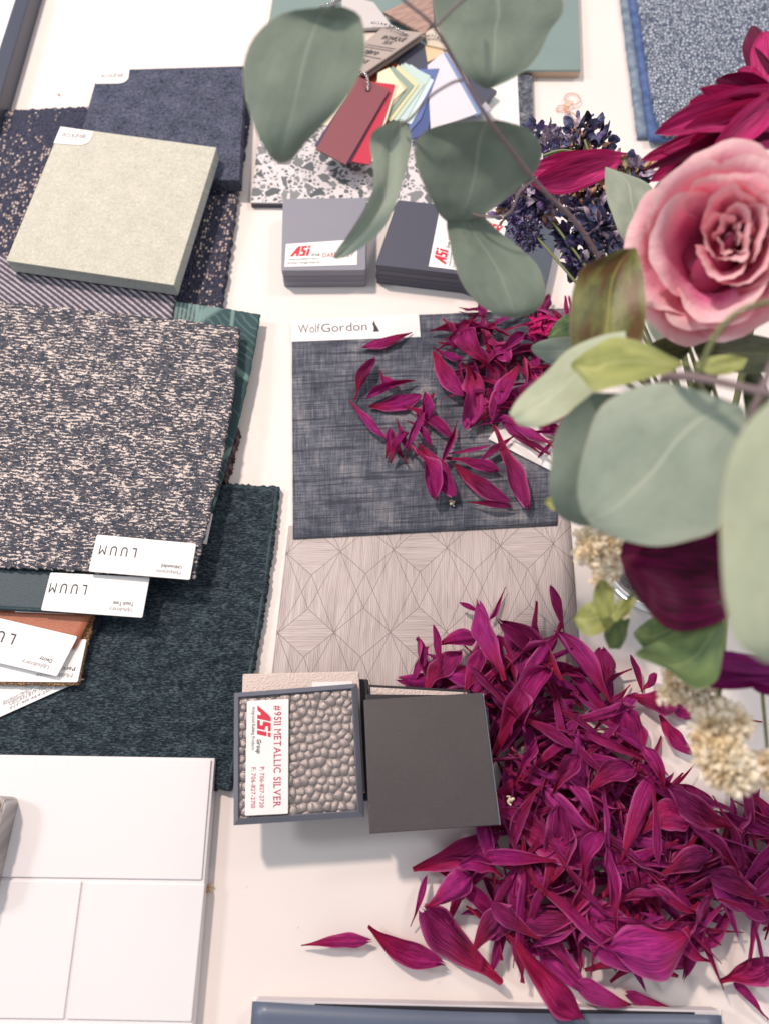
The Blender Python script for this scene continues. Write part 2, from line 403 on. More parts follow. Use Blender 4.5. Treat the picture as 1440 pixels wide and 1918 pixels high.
gr = m.math('ADD', m.math('MULTIPLY', gv, m.math('SUBTRACT', 1, sel)), m.math('MULTIPLY', gh, sel))
c = m.ramp(gr, [(.28, C(134, 122, 122)), (.44, C(188, 175, 173)), (.62, C(214, 202, 200))])
c = m.mix(m.math('MULTIPLY', m.noise(u, 25, 3), .3), c, C(196, 176, 166))
c = m.mix(m.math('MULTIPLY', LL, .8), c, C(104, 94, 96))
M['diamond'] = m.fin(c, .6, normal=m.bump(gr, .35, .0004), spec=.3)

# terrazzo
m = Mt('terrazzo'); u = m.uv()
wv = m.n('ShaderNodeVectorMath', operation='ADD'); m.put(wv.inputs[0], u)
nz = m.n('ShaderNodeTexNoise'); m.put(nz.inputs['Vector'], u); nz.inputs['Scale'].default_value = 160
sc_ = m.n('ShaderNodeVectorMath', operation='SCALE'); m.put(sc_.inputs[0], nz.outputs['Color']); sc_.inputs['Scale'].default_value = .0025
m.put(wv.inputs[1], sc_.outputs[0])
e1 = m.vor(wv.outputs[0], 88, 'DISTANCE_TO_EDGE'); k1_ = m.xyz(m.vor(wv.outputs[0], 88, out='Color'))
e2 = m.vor(wv.outputs[0], 230, 'DISTANCE_TO_EDGE'); k2_ = m.xyz(m.vor(wv.outputs[0], 230, out='Color'))
big = m.math('MULTIPLY', m.math('GREATER_THAN', e1, .11), m.math('GREATER_THAN', k1_[0], .38))
sm = m.math('MULTIPLY', m.math('GREATER_THAN', e2, .15), m.math('GREATER_THAN', k2_[0], .30))
sm = m.math('MULTIPLY', sm, m.math('SUBTRACT', 1, big))
cb = m.ramp(k1_[1], [(0, C(86, 94, 98)), (.5, C(120, 124, 126)), (.8, C(150, 150, 152)), (1, C(100, 104, 110))])
cs = m.ramp(k2_[1], [(0, C(80, 88, 94)), (1, C(150, 148, 152))])
c = m.mix(sm, C(218, 212, 214), cs); c = m.mix(big, c, m.mix(m.math('MULTIPLY', m.noise(u, 500, 3), .35), cb, C(60, 66, 70)))
M['terrazzo'] = m.fin(c, .4)
m = Mt('speckled_dark_stone'); u = m.uv()
M['stone'] = m.fin(m.ramp(m.noise(u, 260, 5, .75, 1), [(.42, C(50, 54, 66)), (.56, C(100, 104, 114)), (.66, C(170, 170, 176))]), .5)
m = Mt('glossy_teal_glaze'); u = m.uv()
M['glaze'] = m.fin(m.mix(m.noise(u, 20, 3), C(122, 142, 140), C(138, 156, 152)), .12, normal=m.bump(m.noise(u, 40, 2), .2, .001), coat=.5)
M['bisque'] = plain('tile_bisque', C(226, 196, 170), .8)
M['slate'] = plain('slate_plastic', C(76, 78, 94), .5)
M['slate2'] = plain('slate_plastic_worn', C(86, 88, 102), .5)
M['grey'] = plain('mid_grey_plastic', C(140, 140, 152), .5)
M['grey2'] = plain('mid_grey_plastic_under', C(122, 122, 136), .5)
m = Mt('pebbled_dark_plastic'); u = m.uv()
M['pebble'] = m.fin(C(74, 84, 98), .45, normal=m.bump(m.noise(u, 700, 2), 1, .0009))
m = Mt('fine_grained_black_plastic'); u = m.uv()
M['black'] = m.fin(m.mix(m.noise(u, 12, 2), C(58, 50, 54), C(74, 66, 69)), .42, normal=m.bump(m.noise(u, 2200, 2), .6, .0004), spec=.6)
M['darkbox'] = plain('black_box_plastic', C(38, 34, 42), .4)
m = Mt('pebbled_cream_plastic'); u = m.uv()
M['cream'] = m.fin(C(218, 200, 192), .5, normal=m.bump(m.vor(u, 900), .9, .0005))
m = Mt('bevelled_blue_grey_plastic'); u = m.obj()
M['bluegrey'] = m.fin(m.mix(m.noise(u, 60, 3), C(100, 103, 116), C(118, 121, 133)), .4, normal=m.bump(m.noise(u, 1500, 2), .2, .0003))
m = Mt('hammered_silver_metal'); u = m.uv()
M['hammer'] = m.fin(m.mix(m.noise(u, 2600, 2, .7), C(124, 115, 114), C(172, 161, 158)), .34, metal=.7, normal=m.bump(m.noise(u, 2600, 2), .6, .0003))
M['clear'] = plain('pale_tray_plastic', C(190, 196, 208), .25)
M['book'] = plain('slate_blue_cover', C(96, 106, 126), .38)
M['pages'] = plain('page_edges', C(214, 208, 212), .7)
M['framebar'] = plain('dark_navy_frame', C(66, 72, 88), .42)
M['board'] = plain('white_board', (.9, .9, .9, 1), .4)
# blue knitted swatch and denims
m = Mt('blue_grey_boucle'); u = m.uv(); vu = m.map(u, (330, 240, 1))
d = m.vor(vu, 1, 'DISTANCE_TO_EDGE', rnd=.8)
f = m.ramp(d, [(.04, 0.0), (.16, 1.0)])
c = m.mix(f, C(78, 88, 110), m.mix(m.noise(u, 900, 2), C(158, 168, 184), C(204, 210, 222)))
M['boucle'] = m.fin(c, .9, normal=m.bump(f, 1, .0012), spec=.15)
def denim(name, a, b):
    m = Mt(name); u = m.uv()
    w = m.math('FRACT', m.math('ADD', m.math('MULTIPLY', m.xyz(m.map(u, rot=(0, 0, .8)))[0], 620), m.noise(u, 300, 2)))
    f = m.math('MULTIPLY', m.ramp(w, [(0, 0.0), (.5, 1.0), (1, 0.0)]), m.ramp(m.noise(m.map(u, (60, 90, 1)), 1, 3), [(.4, .3), (.6, 1.0)]))
    return m.fin(m.mix(f, a, b), .9, normal=m.bump(f, .7, .0005), spec=.15)
M['denim'] = denim('pale_denim', C(84, 104, 128), C(176, 190, 204))
M['denim2'] = denim('mid_blue_cloth', C(62, 82, 128), C(120, 142, 190))
m = Mt('fibre_strands'); u = m.uv()
st = m.noise(m.map(u, (900, 22, 1), rot=(0, 0, .04)), 1, 3, .6, .3)
M['strands'] = m.fin(m.ramp(st, [(.36, C(140, 134, 134)), (.5, C(196, 188, 186)), (.64, C(232, 226, 222))]), .5, normal=m.bump(st, 1, .0016))
m = Mt('crinkled_gold_foil'); u = m.obj()
M['foil'] = m.fin(m.mix(m.noise(u, 200, 2), C(214, 170, 120), C(236, 206, 160)), .3, metal=.4, normal=m.bump(m.vor(u, 240), 1, .003))
m = Mt('wood_chip'); u = m.uv()
M['wood'] = m.fin(m.ramp(m.noise(m.map(u, (40, 600, 1)), 1, 4, .6, .5), [(.4, C(140, 112, 102)), (.6, C(184, 154, 142))]), .5)
M['bead'] = Mt('nickel_ball_chain').fin(C(205, 200, 200), .22, metal=1)
M['copper'] = plain('copper_thread', C(224, 158, 120), .45)

# plants
m = Mt('magenta_petal'); u = m.uv(); x_ = m.xyz(u); r_ = m.rand()
vein = m.noise(m.map(u, (3, 34, 1)), 1, 4, .6, .4); blot = m.noise(m.map(u, (3, 3, 1)), 1, 3, .6)
body = m.ramp(r_, [(0, (.07, .001, .022, 1)), (.25, (.19, .001, .058, 1)), (.5, (.33, .003, .115, 1)), (.72, (.36, .008, .20, 1)), (.88, (.56, .05, .34, 1)), (1, (.42, .003, .055, 1))])
body = m.mix(m.ramp(x_[0], [(.45, 0.0), (1.0, .35)]), body, (.40, .02, .26, 1))
body2 = m.mix(m.ramp(vein, [(.38, 0.0), (.62, 1.0)]), m.mix(.30, body, (.03, .001, .012, 1)), m.mix(.42, body, (.78, .07, .36, 1)))
red = m.mix(vein, (.22, .002, .022, 1), (.66, .025, .11, 1))
fr = m.math('ADD', m.math('MULTIPLY', m.math('SUBTRACT', 1, x_[0]), 1.0), m.math('MULTIPLY', m.math('SUBTRACT', blot, .5), .8))
c = m.mix(m.ramp(fr, [(.42, 0.0), (.9, .9)]), body2, red)
c = m.mix(m.math('MULTIPLY', m.ramp(m.noise(m.map(u, (5, 40, 1), loc=(8, 2, 0)), 1, 3, .6), [(.55, 0.0), (.68, .5)]), 1), c, (.045, .001, .016, 1))
edge = m.math('ABSOLUTE', m.math('SUBTRACT', x_[1], .5))
c = m.mix(m.ramp(edge, [(.40, 0.0), (.5, .75)]), c, (.74, .15, .42, 1))  # pale pink petal edges, with sheen highlights painted into the colour
c = m.mix(m.math('MULTIPLY', m.ramp(m.noise(m.map(u, (2, 9, 1), loc=(4, 4, 0)), 1, 2), [(.55, 0.0), (.75, .5)]), 1), c, (.05, .002, .02, 1))
M['petal'] = m.fin(c, .40, normal=m.bump(vein, .8, .0024), spec=.22, trans=.12, tcol=(.6, .004, .12, 1))
def petmat(name, c0, c1, tc):
    m = Mt(name); u = m.uv(); x_ = m.xyz(u)
    vein = m.noise(m.map(u, (3, 26, 1)), 1, 3, .6, .4)
    return m.fin(m.mix(m.ramp(m.math('MULTIPLY', vein, m.ramp(x_[0], [(0, 1.0), (1, .8)])), [(.3, 0.0), (.6, 1.0)]), c0, c1), .5, spec=.22, normal=m.bump(vein, .4, .0012), trans=.2, tcol=tc)
M['peony'] = petmat('deep_magenta_petal', (.20, .002, .05, 1), (.78, .05, .28, 1), (.7, .02, .14, 1))
M['violet'] = petmat('violet_petal', (.10, .003, .06, 1), (.34, .02, .22, 1), (.4, .01, .2, 1))
M['plum'] = petmat('dark_plum_petal', (.035, .0008, .010, 1), (.19, .002, .07, 1), (.25, .004, .05, 1))
m = Mt('pink_rose_petal'); u = m.uv(); x_ = m.xyz(u)
v1 = m.noise(m.map(u, (2.5, 16, 1)), 1, 4, .6, .5); v2 = m.noise(m.map(u, (3, 4, 1)), 1, 4, .65)
tt = m.math('ADD', x_[0], m.math('MULTIPLY', m.math('SUBTRACT', v2, .5), .55))
c = m.ramp(tt, [(.12, (.34, .02, .10, 1)), (.36, (.80, .14, .38, 1)), (.60, (.95, .46, .64, 1)), (.97, (.96, .74, .72, 1))])
c = m.mix(m.math('MULTIPLY', v1, .35), c, (.80, .20, .36, 1))
c = m.mix(m.ramp(m.noise(m.map(u, (6, 9, 1), loc=(5, 2, 0)), 1, 3), [(.60, 0.0), (.75, .45)]), c, (.52, .30, .20, 1))
M['rose'] = m.fin(c, .55, normal=m.bump(m.math('ADD', v1, v2), .4, .002), trans=.25, tcol=(.85, .12, .2, 1), sheen=.1)
def leafmat(name, a, b, vein, rough=.5, tr=.15, blotch=None):
    m = Mt(name); u = m.uv(); x_ = m.xyz(u)
    n1 = m.noise(m.map(u, (3, 3, 1)), 1, 4, .6)
    c = m.mix(m.ramp(n1, [(.35, 0.0), (.65, 1.0)]), a, b)
    if blotch: c = m.mix(m.ramp(m.noise(m.map(u, (2.2, 3, 1), loc=(3, 3, 0)), 1, 3), [(.48, 0.0), (.6, .85)]), c, blotch)
    c = m.mix(m.math('MULTIPLY', m.ramp(m.noise(m.map(u, (26, 22, 1)), 1, 2), [(.66, 0.0), (.72, 1.0)]), .22), c, C(120, 96, 70))
    d = m.math('ABSOLUTE', m.math('SUBTRACT', x_[1], .5))
    c = m.mix(m.ramp(d, [(.485, 0.0), (.5, .5)]), c, C(176, 158, 140))
    side = m.math('FRACT', m.math('ADD', m.math('MULTIPLY', x_[0], 7), m.math('MULTIPLY', d, -7)))
    sv = m.ramp(side, [(.0, .05), (.04, 0.0), (.96, 0.0), (1, .05)])
    c = m.mix(m.math('MAXIMUM', m.ramp(d, [(.006, .65), (.018, 0.0)]), sv), c, vein)
    return m.fin(c, rough, normal=m.bump(m.noise(m.map(u, (14, 14, 1)), 1, 3), .15, .001), trans=tr, spec=.35)
M['euc'] = leafmat('eucalyptus_leaf', C(110, 125, 112), C(126, 140, 127), C(146, 158, 144), .6, .10)
M['euc2'] = leafmat('pale_eucalyptus_leaf', C(142, 155, 140), C(160, 171, 155), C(184, 191, 174), .6, .08)
M['euc3'] = leafmat('sage_leaf', C(168, 178, 152), C(184, 192, 164), C(198, 202, 182), .6, .1)
M['olive'] = leafmat('olive_leaf', C(74, 78, 34), C(132, 134, 74), C(170, 165, 100), .42, .2, C(96, 62, 34))
M['lime'] = leafmat('yellow_green_leaf', C(136, 146, 84), C(176, 180, 110), C(196, 196, 140), .5, .25)
M['green'] = leafmat('green_leaf', C(84, 110, 74), C(126, 148, 92), C(150, 165, 110), .5, .25)
M['darkleaf'] = leafmat('dark_leaf', C(46, 56, 34), C(78, 88, 48), C(110, 112, 64), .5, .12)
m = Mt('woody_stem'); u = m.obj()
M['stem'] = m.fin(m.mix(m.noise(u, 60, 3), C(96, 84, 92), C(136, 116, 116)), .6, normal=m.bump(m.noise(u, 300, 2), .5, .001))
M['gstem'] = plain('green_stem', C(120, 128, 84), .55)
m = Mt('cream_floret'); u = m.obj()
M['floret'] = m.fin(m.mix(m.ramp(m.noise(u, 90, 3), [(.4, 0.0), (.6, 1.0)]), (.93, .80, .58, 1), (.97, .91, .78, 1)), .75, trans=.3)
M['floretbrown'] = plain('dry_floret', C(206, 168, 120), .8)
def crumple(name, a, b):
    m = Mt(name); u = m.obj()
    return m.fin(m.mix(m.ramp(m.noise(u, 260, 3), [(.38, 0.0), (.62, 1.0)]), a, b), .7, trans=.12, normal=m.bump(m.noise(u, 700, 3), .6, .001))
M['dv'] = [crumple('navy_dried_petal', C(48, 52, 92), C(112, 118, 156)), crumple('violet_dried_petal', C(66, 52, 108), C(136, 120, 172)),
           crumple('mauve_dried_petal', C(126, 108, 136), C(204, 188, 204)), crumple('brown_dried_petal', C(140, 90, 54), C(226, 184, 148)),
           crumple('dark_dried_petal', C(30, 28, 50), C(70, 66, 96))]
g = Mt('vase_glass'); g.b.inputs['Transmission Weight'].default_value = 1; g.b.inputs['Roughness'].default_value = .0
g.b.inputs['Base Color'].default_value = (.97, .98, .98, 1); g.b.inputs['IOR'].default_value = 1.45
M['glass'] = g.m

# ------------------------------------------------------------------ the table
o = mk('tabletop', [(-1.6, -1.0, 0), (1.6, -1.0, 0), (1.6, 2.2, 0), (-1.6, 2.2, 0), (-1.6, -1.0, -.03), (1.6, -1.0, -.03), (1.6, 2.2, -.03), (-1.6, 2.2, -.03)],
       [(0, 1, 2, 3), (7, 6, 5, 4), (0, 4, 5, 1), (1, 5, 6, 2), (2, 6, 7, 3), (3, 7, 4, 0)], M['table'])
o['kind'] = 'structure'

def root_for(q, thick, name, label, cat, group=None):
    b = q.base.copy(); b.z -= thick
    return thing(name, label, cat, b, group)

# ------------------------------------------------------------------ left column
# dark framed white board at the top left
t = thing('framed_board', 'white board in a dark navy frame at the top left corner', 'framed board', P(-200, 60, 0))
slab('frame_bar', Quad([(48, -60), (72, -60), (-14, 232), (-45, 232)], .020), .0195, M['framebar'], t, .0012)
slab('board_panel', Quad([(-420, -60), (48, -60), (-45, 232), (-480, 232)], .016), .012, M['board'], t)

q = Quad([(-170, 212), (471, 189), (398, 690), (-300, 690)], .0075)
t = root_for(q, .0075, 'carpet_tile', 'dark slate carpet tile with beige flecks under the felt panels', 'carpet tile')
sheet('pile', q, .0060, M['carpet'], t, 150, 120, .0012, .0004, 3, wf=200)
slab('backing', Quad([(-170, 216), (466, 193), (394, 690), (-300, 690)], .0014), .0013, M['darkbox'], t)

def rounded_tag(q, parent, mat, r=.28):
    out = [(0, 0), (1, 0)] + [(1 - (r * .6) * (1 - math.cos(a)), 1 - r + 0 * a + r * math.sin(a)) for a in [k / 5 * PI / 2 for k in range(6)]] + [(0, 1)]
    out = [(0, 0), (1, 0), (1, .55), (.985, .68), (.95, .80), (.89, .90), (.81, .965), (.70, 1), (0, 1)]
    n = len(out)
    vs = [q.at(u, v, .00006) for u, v in out] + [q.at(u, v, -.0001) for u, v in out]
    fs = [list(range(n))[::-1]] + [(i, (i + 1) % n, (i + 1) % n + n, i + n) for i in range(n)]
    return mk('label', vs, fs, mat, parent)
def acou(parent, cor, z):
    ql = Quad(cor, z + .0003)
    lb = rounded_tag(ql, parent, M['paper'])
    s_ = new(); write(ql, 'acoufelt', .14, .56, .86, .34, s_, gap=.02); ink(s_, M['inkgrey'], lb)
    s_ = new(); write(ql, 'making quiet', .40, .76, .82, .10, s_); ink(s_, M['inkgrey'], lb)
q = Quad([(185, 131), (459, 123), (449, 338), (130, 330)], .0205)
t = root_for(q, .013, 'felt_panel', 'thick navy felt panel with a white label lying on the carpet tile', 'felt panel')
slab('felt', q, .0128, M['felt_navy'], t, .0008); acou(t, [(181, 131), (243, 130), (240, 156), (180, 157)], .0207)
q = Quad([(115, 237), (406, 276), (326, 534), (12, 488)], .036)
t = root_for(q, .0145, 'felt_panel', 'thick pale cream felt panel tilted on top of the navy one', 'felt panel')
slab('felt', q, .0015, M['felt_cream'], t, .0004)
slab('felt_core', Quad([(115, 237), (406, 276), (326, 534), (12, 488)], .0345), .0130, M['felt_side'], t, .0006)
acou(t, [(114, 237), (176, 246), (166, 273), (101, 268)], .0361)

q = Quad([(-120, 470), (334, 500), (322, 600), (-120, 560)], .0185)
t = sheet('pinstripe_swatch', q, .002, M['pinstripe'], None, 60, 20, .0004, .0003, 5)
tagit(t, 'mauve grey cloth swatch with diagonal pinstripes below the cream felt panel', 'fabric swatch')
q = Quad([(300, 560), (488, 588), (394, 975), (240, 960)], (.017, .012, .016, .02))
t = sheet('green_swatch', q, .0020, M['green_lines'], None, 40, 60, .0004, .0008, 6, bow=lambda u, v: (.045 * math.sin(PI * v) * u, 0, 0))
tagit(t, 'teal green cloth swatch with feathery leaf lines beneath the tweed', 'fabric swatch')
q = Quad([(380, 797), (449, 801), (424, 903), (340, 895)], .010)
t = sheet('brown_carpet_sample', q, .009, M['carpet_brown'], None, 40, 50, .0012, .001, 7, wf=300)
tagit(t, 'brown looped carpet sample peeping out beside the green swatch', 'carpet sample')

# chenille with a serged edge
q = Quad([(-160, 880), (524, 910), (432, 1478), (-160, 1490)], .0065)
cbow = lambda u, v: (0.012 * math.sin(PI * v) * u, .004 * math.sin(7 * u), 0)
t = root_for(q, .0065, 'chenille_swatch', 'large dark teal chenille swatch with a stitched right edge', 'fabric swatch')
cloth = sheet('cloth', q, .0058, M['chenille'], t, 120, 120, .0009, .0010, 8, bow=cbow, wf=120)
def serge(q, parent, side, n, bow=None, mat=None, L=.0030, up=-.0001, inset=.0018, v0=0.0, v1=1.0):
    vs, fs = [], []
    rnd = random.Random(4)
    for k in range(n):
        t_ = v0 + (v1 - v0) * (k + .5) / n
        if side == 'right': u, v = 1, t_
        elif side == 'top': u, v = t_, 0
        else: u, v = t_, 1
        du, dv, dz = bow(u, v) if bow else (0, 0, 0)
        c = q.at(u + du, v + dv) + Vector((0, 0, up + dz))
        ex = (q.c[1] - q.c[0]).normalized(); ey = (q.c[3] - q.c[0]).normalized()
        a = ex if side == 'right' else ey; b = ey if side == 'right' else ex
        if side == 'top': a = -ey
        c -= a * inset
        d = (a + b * .5 + b * rnd.uniform(-.2, .2)).normalized() * L * .5; w = d.cross(Vector((0, 0, 1))).normalized() * .00045
        i = len(vs)
        vs += [c - d - w, c + d - w - Vector((0, 0, .0006)), c + d + w - Vector((0, 0, .0006)), c - d + w, c - w * .3 + Vector((0, 0, .0005)), c + w * .3 + Vector((0, 0, .0005))]
        fs += [(i, i + 1, i + 4), (i + 1, i + 2, i + 5, i + 4), (i + 2, i + 3, i + 5), (i + 3, i, i + 4, i + 5)]
    return mk('stitching', vs, fs, mat or M['serge'], parent)
serge(q, t, 'right', 190, cbow); serge(q, t, 'top', 90, cbow, v0=.55)

# tag helper for cloth swatches: print reads upside down
def swatch_tag(parent, cor, z, kind, title, lumw=(.04, .60), show=True, u2=(.05, .33), title_u=(.04, .28), name='tag'):
    """cor in photo order TL,TR,BR,BL; the print is turned by half a turn"""
    q = Quad([cor[2], cor[3], cor[0], cor[1]], z)
    tg = slab(name, q, .0008, M['paper'], parent, .0002, r=.0012)
    if show:
        s_ = new(); write(q, 'LUUM', lumw[0], .72, lumw[1], .25, s_, gap=.42, bold=.006)
        ink(s_, M['ink'], tg)
    s_ = new(); write(q, kind, u2[0], .20, u2[1], .09, s_, gap=.05); ink(s_, M['inklight'], tg)
    s_ = new(); write(q, title, title_u[0], .35, title_u[1], .09, s_, bold=.01, gap=.07); ink(s_, M['ink'], tg)
    return tg

# tweed (uppermost of the pile)
q = Quad([(-160, 552), (449, 611), (364, 1084), (-160, 1056)], .0265)
t = root_for(q, .002, 'tweed_swatch', 'large slate tweed swatch with beige flecks on top of the cloth pile', 'fabric swatch')
def tb(u, v): return (.020 * math.sin(PI * min(1, v * 1.0)) * u ** 3, -.006 * math.sin(PI * u), -.004 * max(0, u - .8) * 5 * (1 - v) * .5)
sheet('cloth', q, .0022, M['tweed'], t, 110, 110, .0007, .0006, 9, bow=tb, wf=60)
swatch_tag(t, [(182, 1001), (368, 1018), (356, 1086), (166, 1070)], .0295, 'Multipurpose', 'Unbounded', (.57, .94), u2=(.10, .34), title_u=(.10, .30))
q = Quad([(325, 950), (399, 962), (387, 1019), (315, 1010)], .0195)
t = root_for(q, .001, 'blank_tag', 'blank white tag sticking out from under the tweed beside the chenille', 'tag')
slab('card', q, .001, M['paper'], t, .0002)
# vinyl
q = Quad([(-160, 1020), (215, 1055), (190, 1152), (-160, 1133)], .0215)
t = root_for(q, .002, 'vinyl_swatch', 'smooth dark teal vinyl swatch with a stitched lower edge under the tweed', 'fabric swatch')
sheet('cloth', q, .0018, M['vinyl'], t, 20, 12, 0, .0003, 10); serge(q, t, 'bottom', 110, L=.0022, inset=.0010)
swatch_tag(t, [(95, 1072), (281, 1081), (267, 1157), (77, 1143)], .0240, 'Upholstery', 'Touch Tone', (.60, .97), u2=(.11, .34), title_u=(.11, .31))
q = Quad([(-100, 1136), (84, 1140), (84, 1149), (-100, 1152)], .0195)
q = Quad([(30, 1120), (140, 1120), (140, 1150), (28, 1146)], .0190)
t = root_for(q, .001, 'blank_tag', 'narrow white tag edge showing under the vinyl swatch', 'tag'); slab('card', q, .001, M['paper'], t, .0002)
# leather
q = Quad([(-160, 1100), (184, 1130), (140, 1215), (-160, 1190)], .0160)
t = root_for(q, .002, 'leather_swatch', 'tan orange leather swatch with a white tag near the left edge', 'leather swatch')
sheet('leather', q, .0020, M['tan'], t, 20, 12, .0002, .0004, 11)
swatch_tag(t, [(-70, 1141), (146, 1192), (107, 1267), (-100, 1219)], .0178, 'Upholstery', 'Decoy', (.48, .86), u2=(.10, .34), title_u=(.10, .21))
q = Quad([(-160, 1130), (178, 1150), (149, 1284), (-160, 1280)], .0125)
t = root_for(q, .002, 'gold_weave_swatch', 'golden woven swatch with frayed right edge under the tan leather', 'fabric swatch')
sheet('cloth', q, .0020, M['gold'], t, 30, 30, .0006, .0003, 12)
swatch_tag(t, [(-70, 1200), (163, 1197), (146, 1278), (-100, 1276)], .0137, 'Multipurpose', 'Percy', (.60, .95), show=False, u2=(.05, .33), title_u=(.04, .17))
q = Quad([(-100, 1130), (196, 1153), (160, 1222), (-100, 1240)], .0098)
t = sheet('black_swatch', q, .0018, M['blackcloth'], None, 12, 12, .0003, .0002, 13); tagit(t, 'narrow black cloth strip showing beside the golden woven swatch', 'fabric swatch')
q = Quad([(-110, 1205), (152, 1268), (147, 1282), (-150, 1396)], .0085)
q = Quad([(-40, 1190), (158, 1272), (-100, 1388), (-240, 1240)], .0085)
t = root_for(q, .0008, 'info_card', 'white information card printed with small grey contact lines', 'card')
cdp = slab('card', q, .0008, M['paper'], t, .0001)
q2 = Quad([(2, 1312), (150, 1240), (146, 1282), (6, 1345)], .0086)
s_ = new()
write(q2, 'USCAN 877.702.5886', .10, .50, .72, .16, s_); write(q2, 'INT 919.464.2517 Luum', .10, .72, .86, .14, s_)
write(q2, 'Distributor Marks or', .02, .22, .40, .13, s_, shear=.2); write(q2, 'Associations for Contract', .02, .33, .60, .11, s_, shear=.2); ink(s_, M['inklight'], cdp)

# white tile board: three glazed tiles on a backing
bq = [(-160, 1411), (403, 1420), (358, 1960), (-190, 1960)]
q = Quad(bq, .0110)
t = root_for(q, .011, 'tile_board', 'white tile sample board with three glossy tiles and pale joints', 'tile board')
slab('backing', q, .0105, M['grout'], t, .0004)
for cor in ([(-160, 1415), (396, 1424), (378, 1648), (-170, 1640)], [(-175, 1646), (153, 1651), (119, 1909), (-190, 1905)], [(159, 1652), (384, 1656), (359, 1914), (125, 1909)],
            [(-190, 1913), (357, 1921), (355, 1975), (-190, 1975)]):
    slab('glazed_tile', Quad(cor, .0124), .0014, M['tile'], t, .0005)

# strand wrapped block at the left edge
q = Quad([(-190, 1478), (14, 1492), (-32, 1690), (-230, 1720)], .030)
q.c = [c_ for c_ in q.c]
t = root_for(q, .0213, 'fibre_sample', 'thick block wrapped in silvery fibres standing at the left edge', 'sample block')
o = slab('fibre_wrap', q, .0172, M['strands'], t, .0022, r=.005, seg=6)
vs, fs, rnd = [], [], random.Random(2)
for k in range(170):      # loose strands over the block
    u = rnd.uniform(.15, 1.0); v0_ = rnd.uniform(-.01, .7); ln = rnd.uniform(.15, .5)
    w = rnd.uniform(.0002, .0004); i = len(vs); zz = .0006 + rnd.uniform(0, .0012); du = rnd.uniform(-.05, .05)
    for s in range(6):
        p = q.at(min(1.0, u + du * math.sin(s)), v0_ + ln * s / 5, zz)
        vs += [p - RT * w, p + RT * w, p + Vector((0, 0, w * 1.5))]
    for s in range(5):
        for a, b in ((0, 1), (1, 2), (2, 0)): fs.append((i + s * 3 + a, i + s * 3 + b, i + s * 3 + 3 + b, i + s * 3 + 3 + a))
mk('loose_strands', vs, fs, M['strands'], t, [(0, 0)] * len(vs))
slab('foil_inlay', Quad([(-80, 1494), (2, 1498), (-4, 1528), (-80, 1526)], .0315), .0025, M['foil'], t, .0008, r=.003)

# ------------------------------------------------------------------ top middle
q = Quad([(519, -60), (1081, -60), (1087, 131), (490, 131)], .011)
t = root_for(q, .011, 'glazed_tile', 'large glossy sea green tile with a beige clay edge', 'tile')
slab('glaze', q, .0025, M['glaze'], t, .001)
slab('clay_body', Quad([(519, -60), (1081, -60), (1087, 131), (490, 131)], .0083), .0083, M['bisque'], t, .0005)
q = Quad([(800, 130), (996, 138), (1001, 310), (790, 310)], .006)
t = root_for(q, .006, 'stone_slab', 'speckled dark stone slab under the white card', 'stone sample'); slab('stone', q, .006, M['stone'], t)
q = Quad([(900, 128), (968, 136), (974, 270), (820, 262)], .0072)
t = root_for(q, .001, 'white_card', 'plain white card lying on the speckled stone slab', 'card'); slab('card', q, .001, M['paper'], t, .0002)
q = Quad([(497, 150), (860, 150), (862, 383), (470, 379)], .0070)
t = root_for(q, .007, 'terrazzo_slab', 'terrazzo slab of grey chips in white under the colour chips', 'stone sample')
slab('stone_face', q, .0012, M['terrazzo'], t, .0003); slab('backing', Quad([(497, 150), (860, 150), (862, 384), (470, 380)], .0058), .0058, M['slate'], t)
q = Quad([(760, 60), (930, 170), (900, 200), (740, 140)], .0165)
t = root_for(q, .004, 'dark_chip', 'dark slate chip beneath the beige and blue colour chips', 'colour chip'); slab('chip', q, .004, M['slate'], t)

CHG = 'colour chips on ball chains'
CM = {}
def chip(cor, z, rgb, label, th=.0012, mat=None, hole=None):
    key = rgb
    if mat is None:
        if key not in CM: CM[key] = plain('painted_chip', C(*rgb), .5)
        mat = CM[key]
    q = Quad(cor, z)
    t = root_for(q, th, 'colour_chip', label, 'colour chip', CHG); c_ = slab('chip', q, th, mat, t, .0002)
    if hole:
        hp = P(hole[0], hole[1], z + .0002); n = 14
        mk('hole', [hp + Vector((math.cos(a) * .0022, math.sin(a) * .0022, 0)) for a in [k / n * 2 * PI for k in range(n)]], [list(range(n))], M['ink'], t)
    return q, c_
chip([(712, 122), (770, 112), (735, 165), (610, 190)], .0150, (168, 78, 50), 'rust orange chip under the fan of pale chips')
chip([(640, 150), (690, 130), (640, 195), (603, 186)], .0160, (190, 96, 60), 'orange tan chip left of the maroon chip')
chip([(640, 172), (672, 180), (640, 240), (597, 232)], .0165, (236, 222, 196), 'ivory chip sticking out left of the maroon chip')
chip([(828, 98), (838, 96), (920, 205), (904, 214)], .0165, (176, 176, 186), 'pale grey chip outermost on the right of the fan')
chip([(824, 100), (834, 98), (906, 208), (890, 217)], .0175, (130, 150, 196), 'periwinkle chip edge on the right of the fan')
chip([(800, 122), (829, 98), (893, 212), (806, 243)], .0185, (222, 218, 226), 'large lavender white chip on the right of the fan')
chip([(786, 128), (825, 124), (800, 250), (766, 262)], .0180, (76, 92, 144), 'deep blue chip in the middle of the fan')
chip([(782, 130), (822, 128), (788, 222), (762, 252)], .0192, (98, 116, 170), 'cobalt blue chip beside the mint chips')
chip([(768, 120), (812, 150), (770, 232), (727, 222)], .0198, (214, 232, 232), 'icy white chip in the fan of pale chips')
chip([(757, 117), (806, 142), (760, 226), (718, 216)], .0206, (196, 216, 214), 'pale aqua chip in the fan of pale chips')
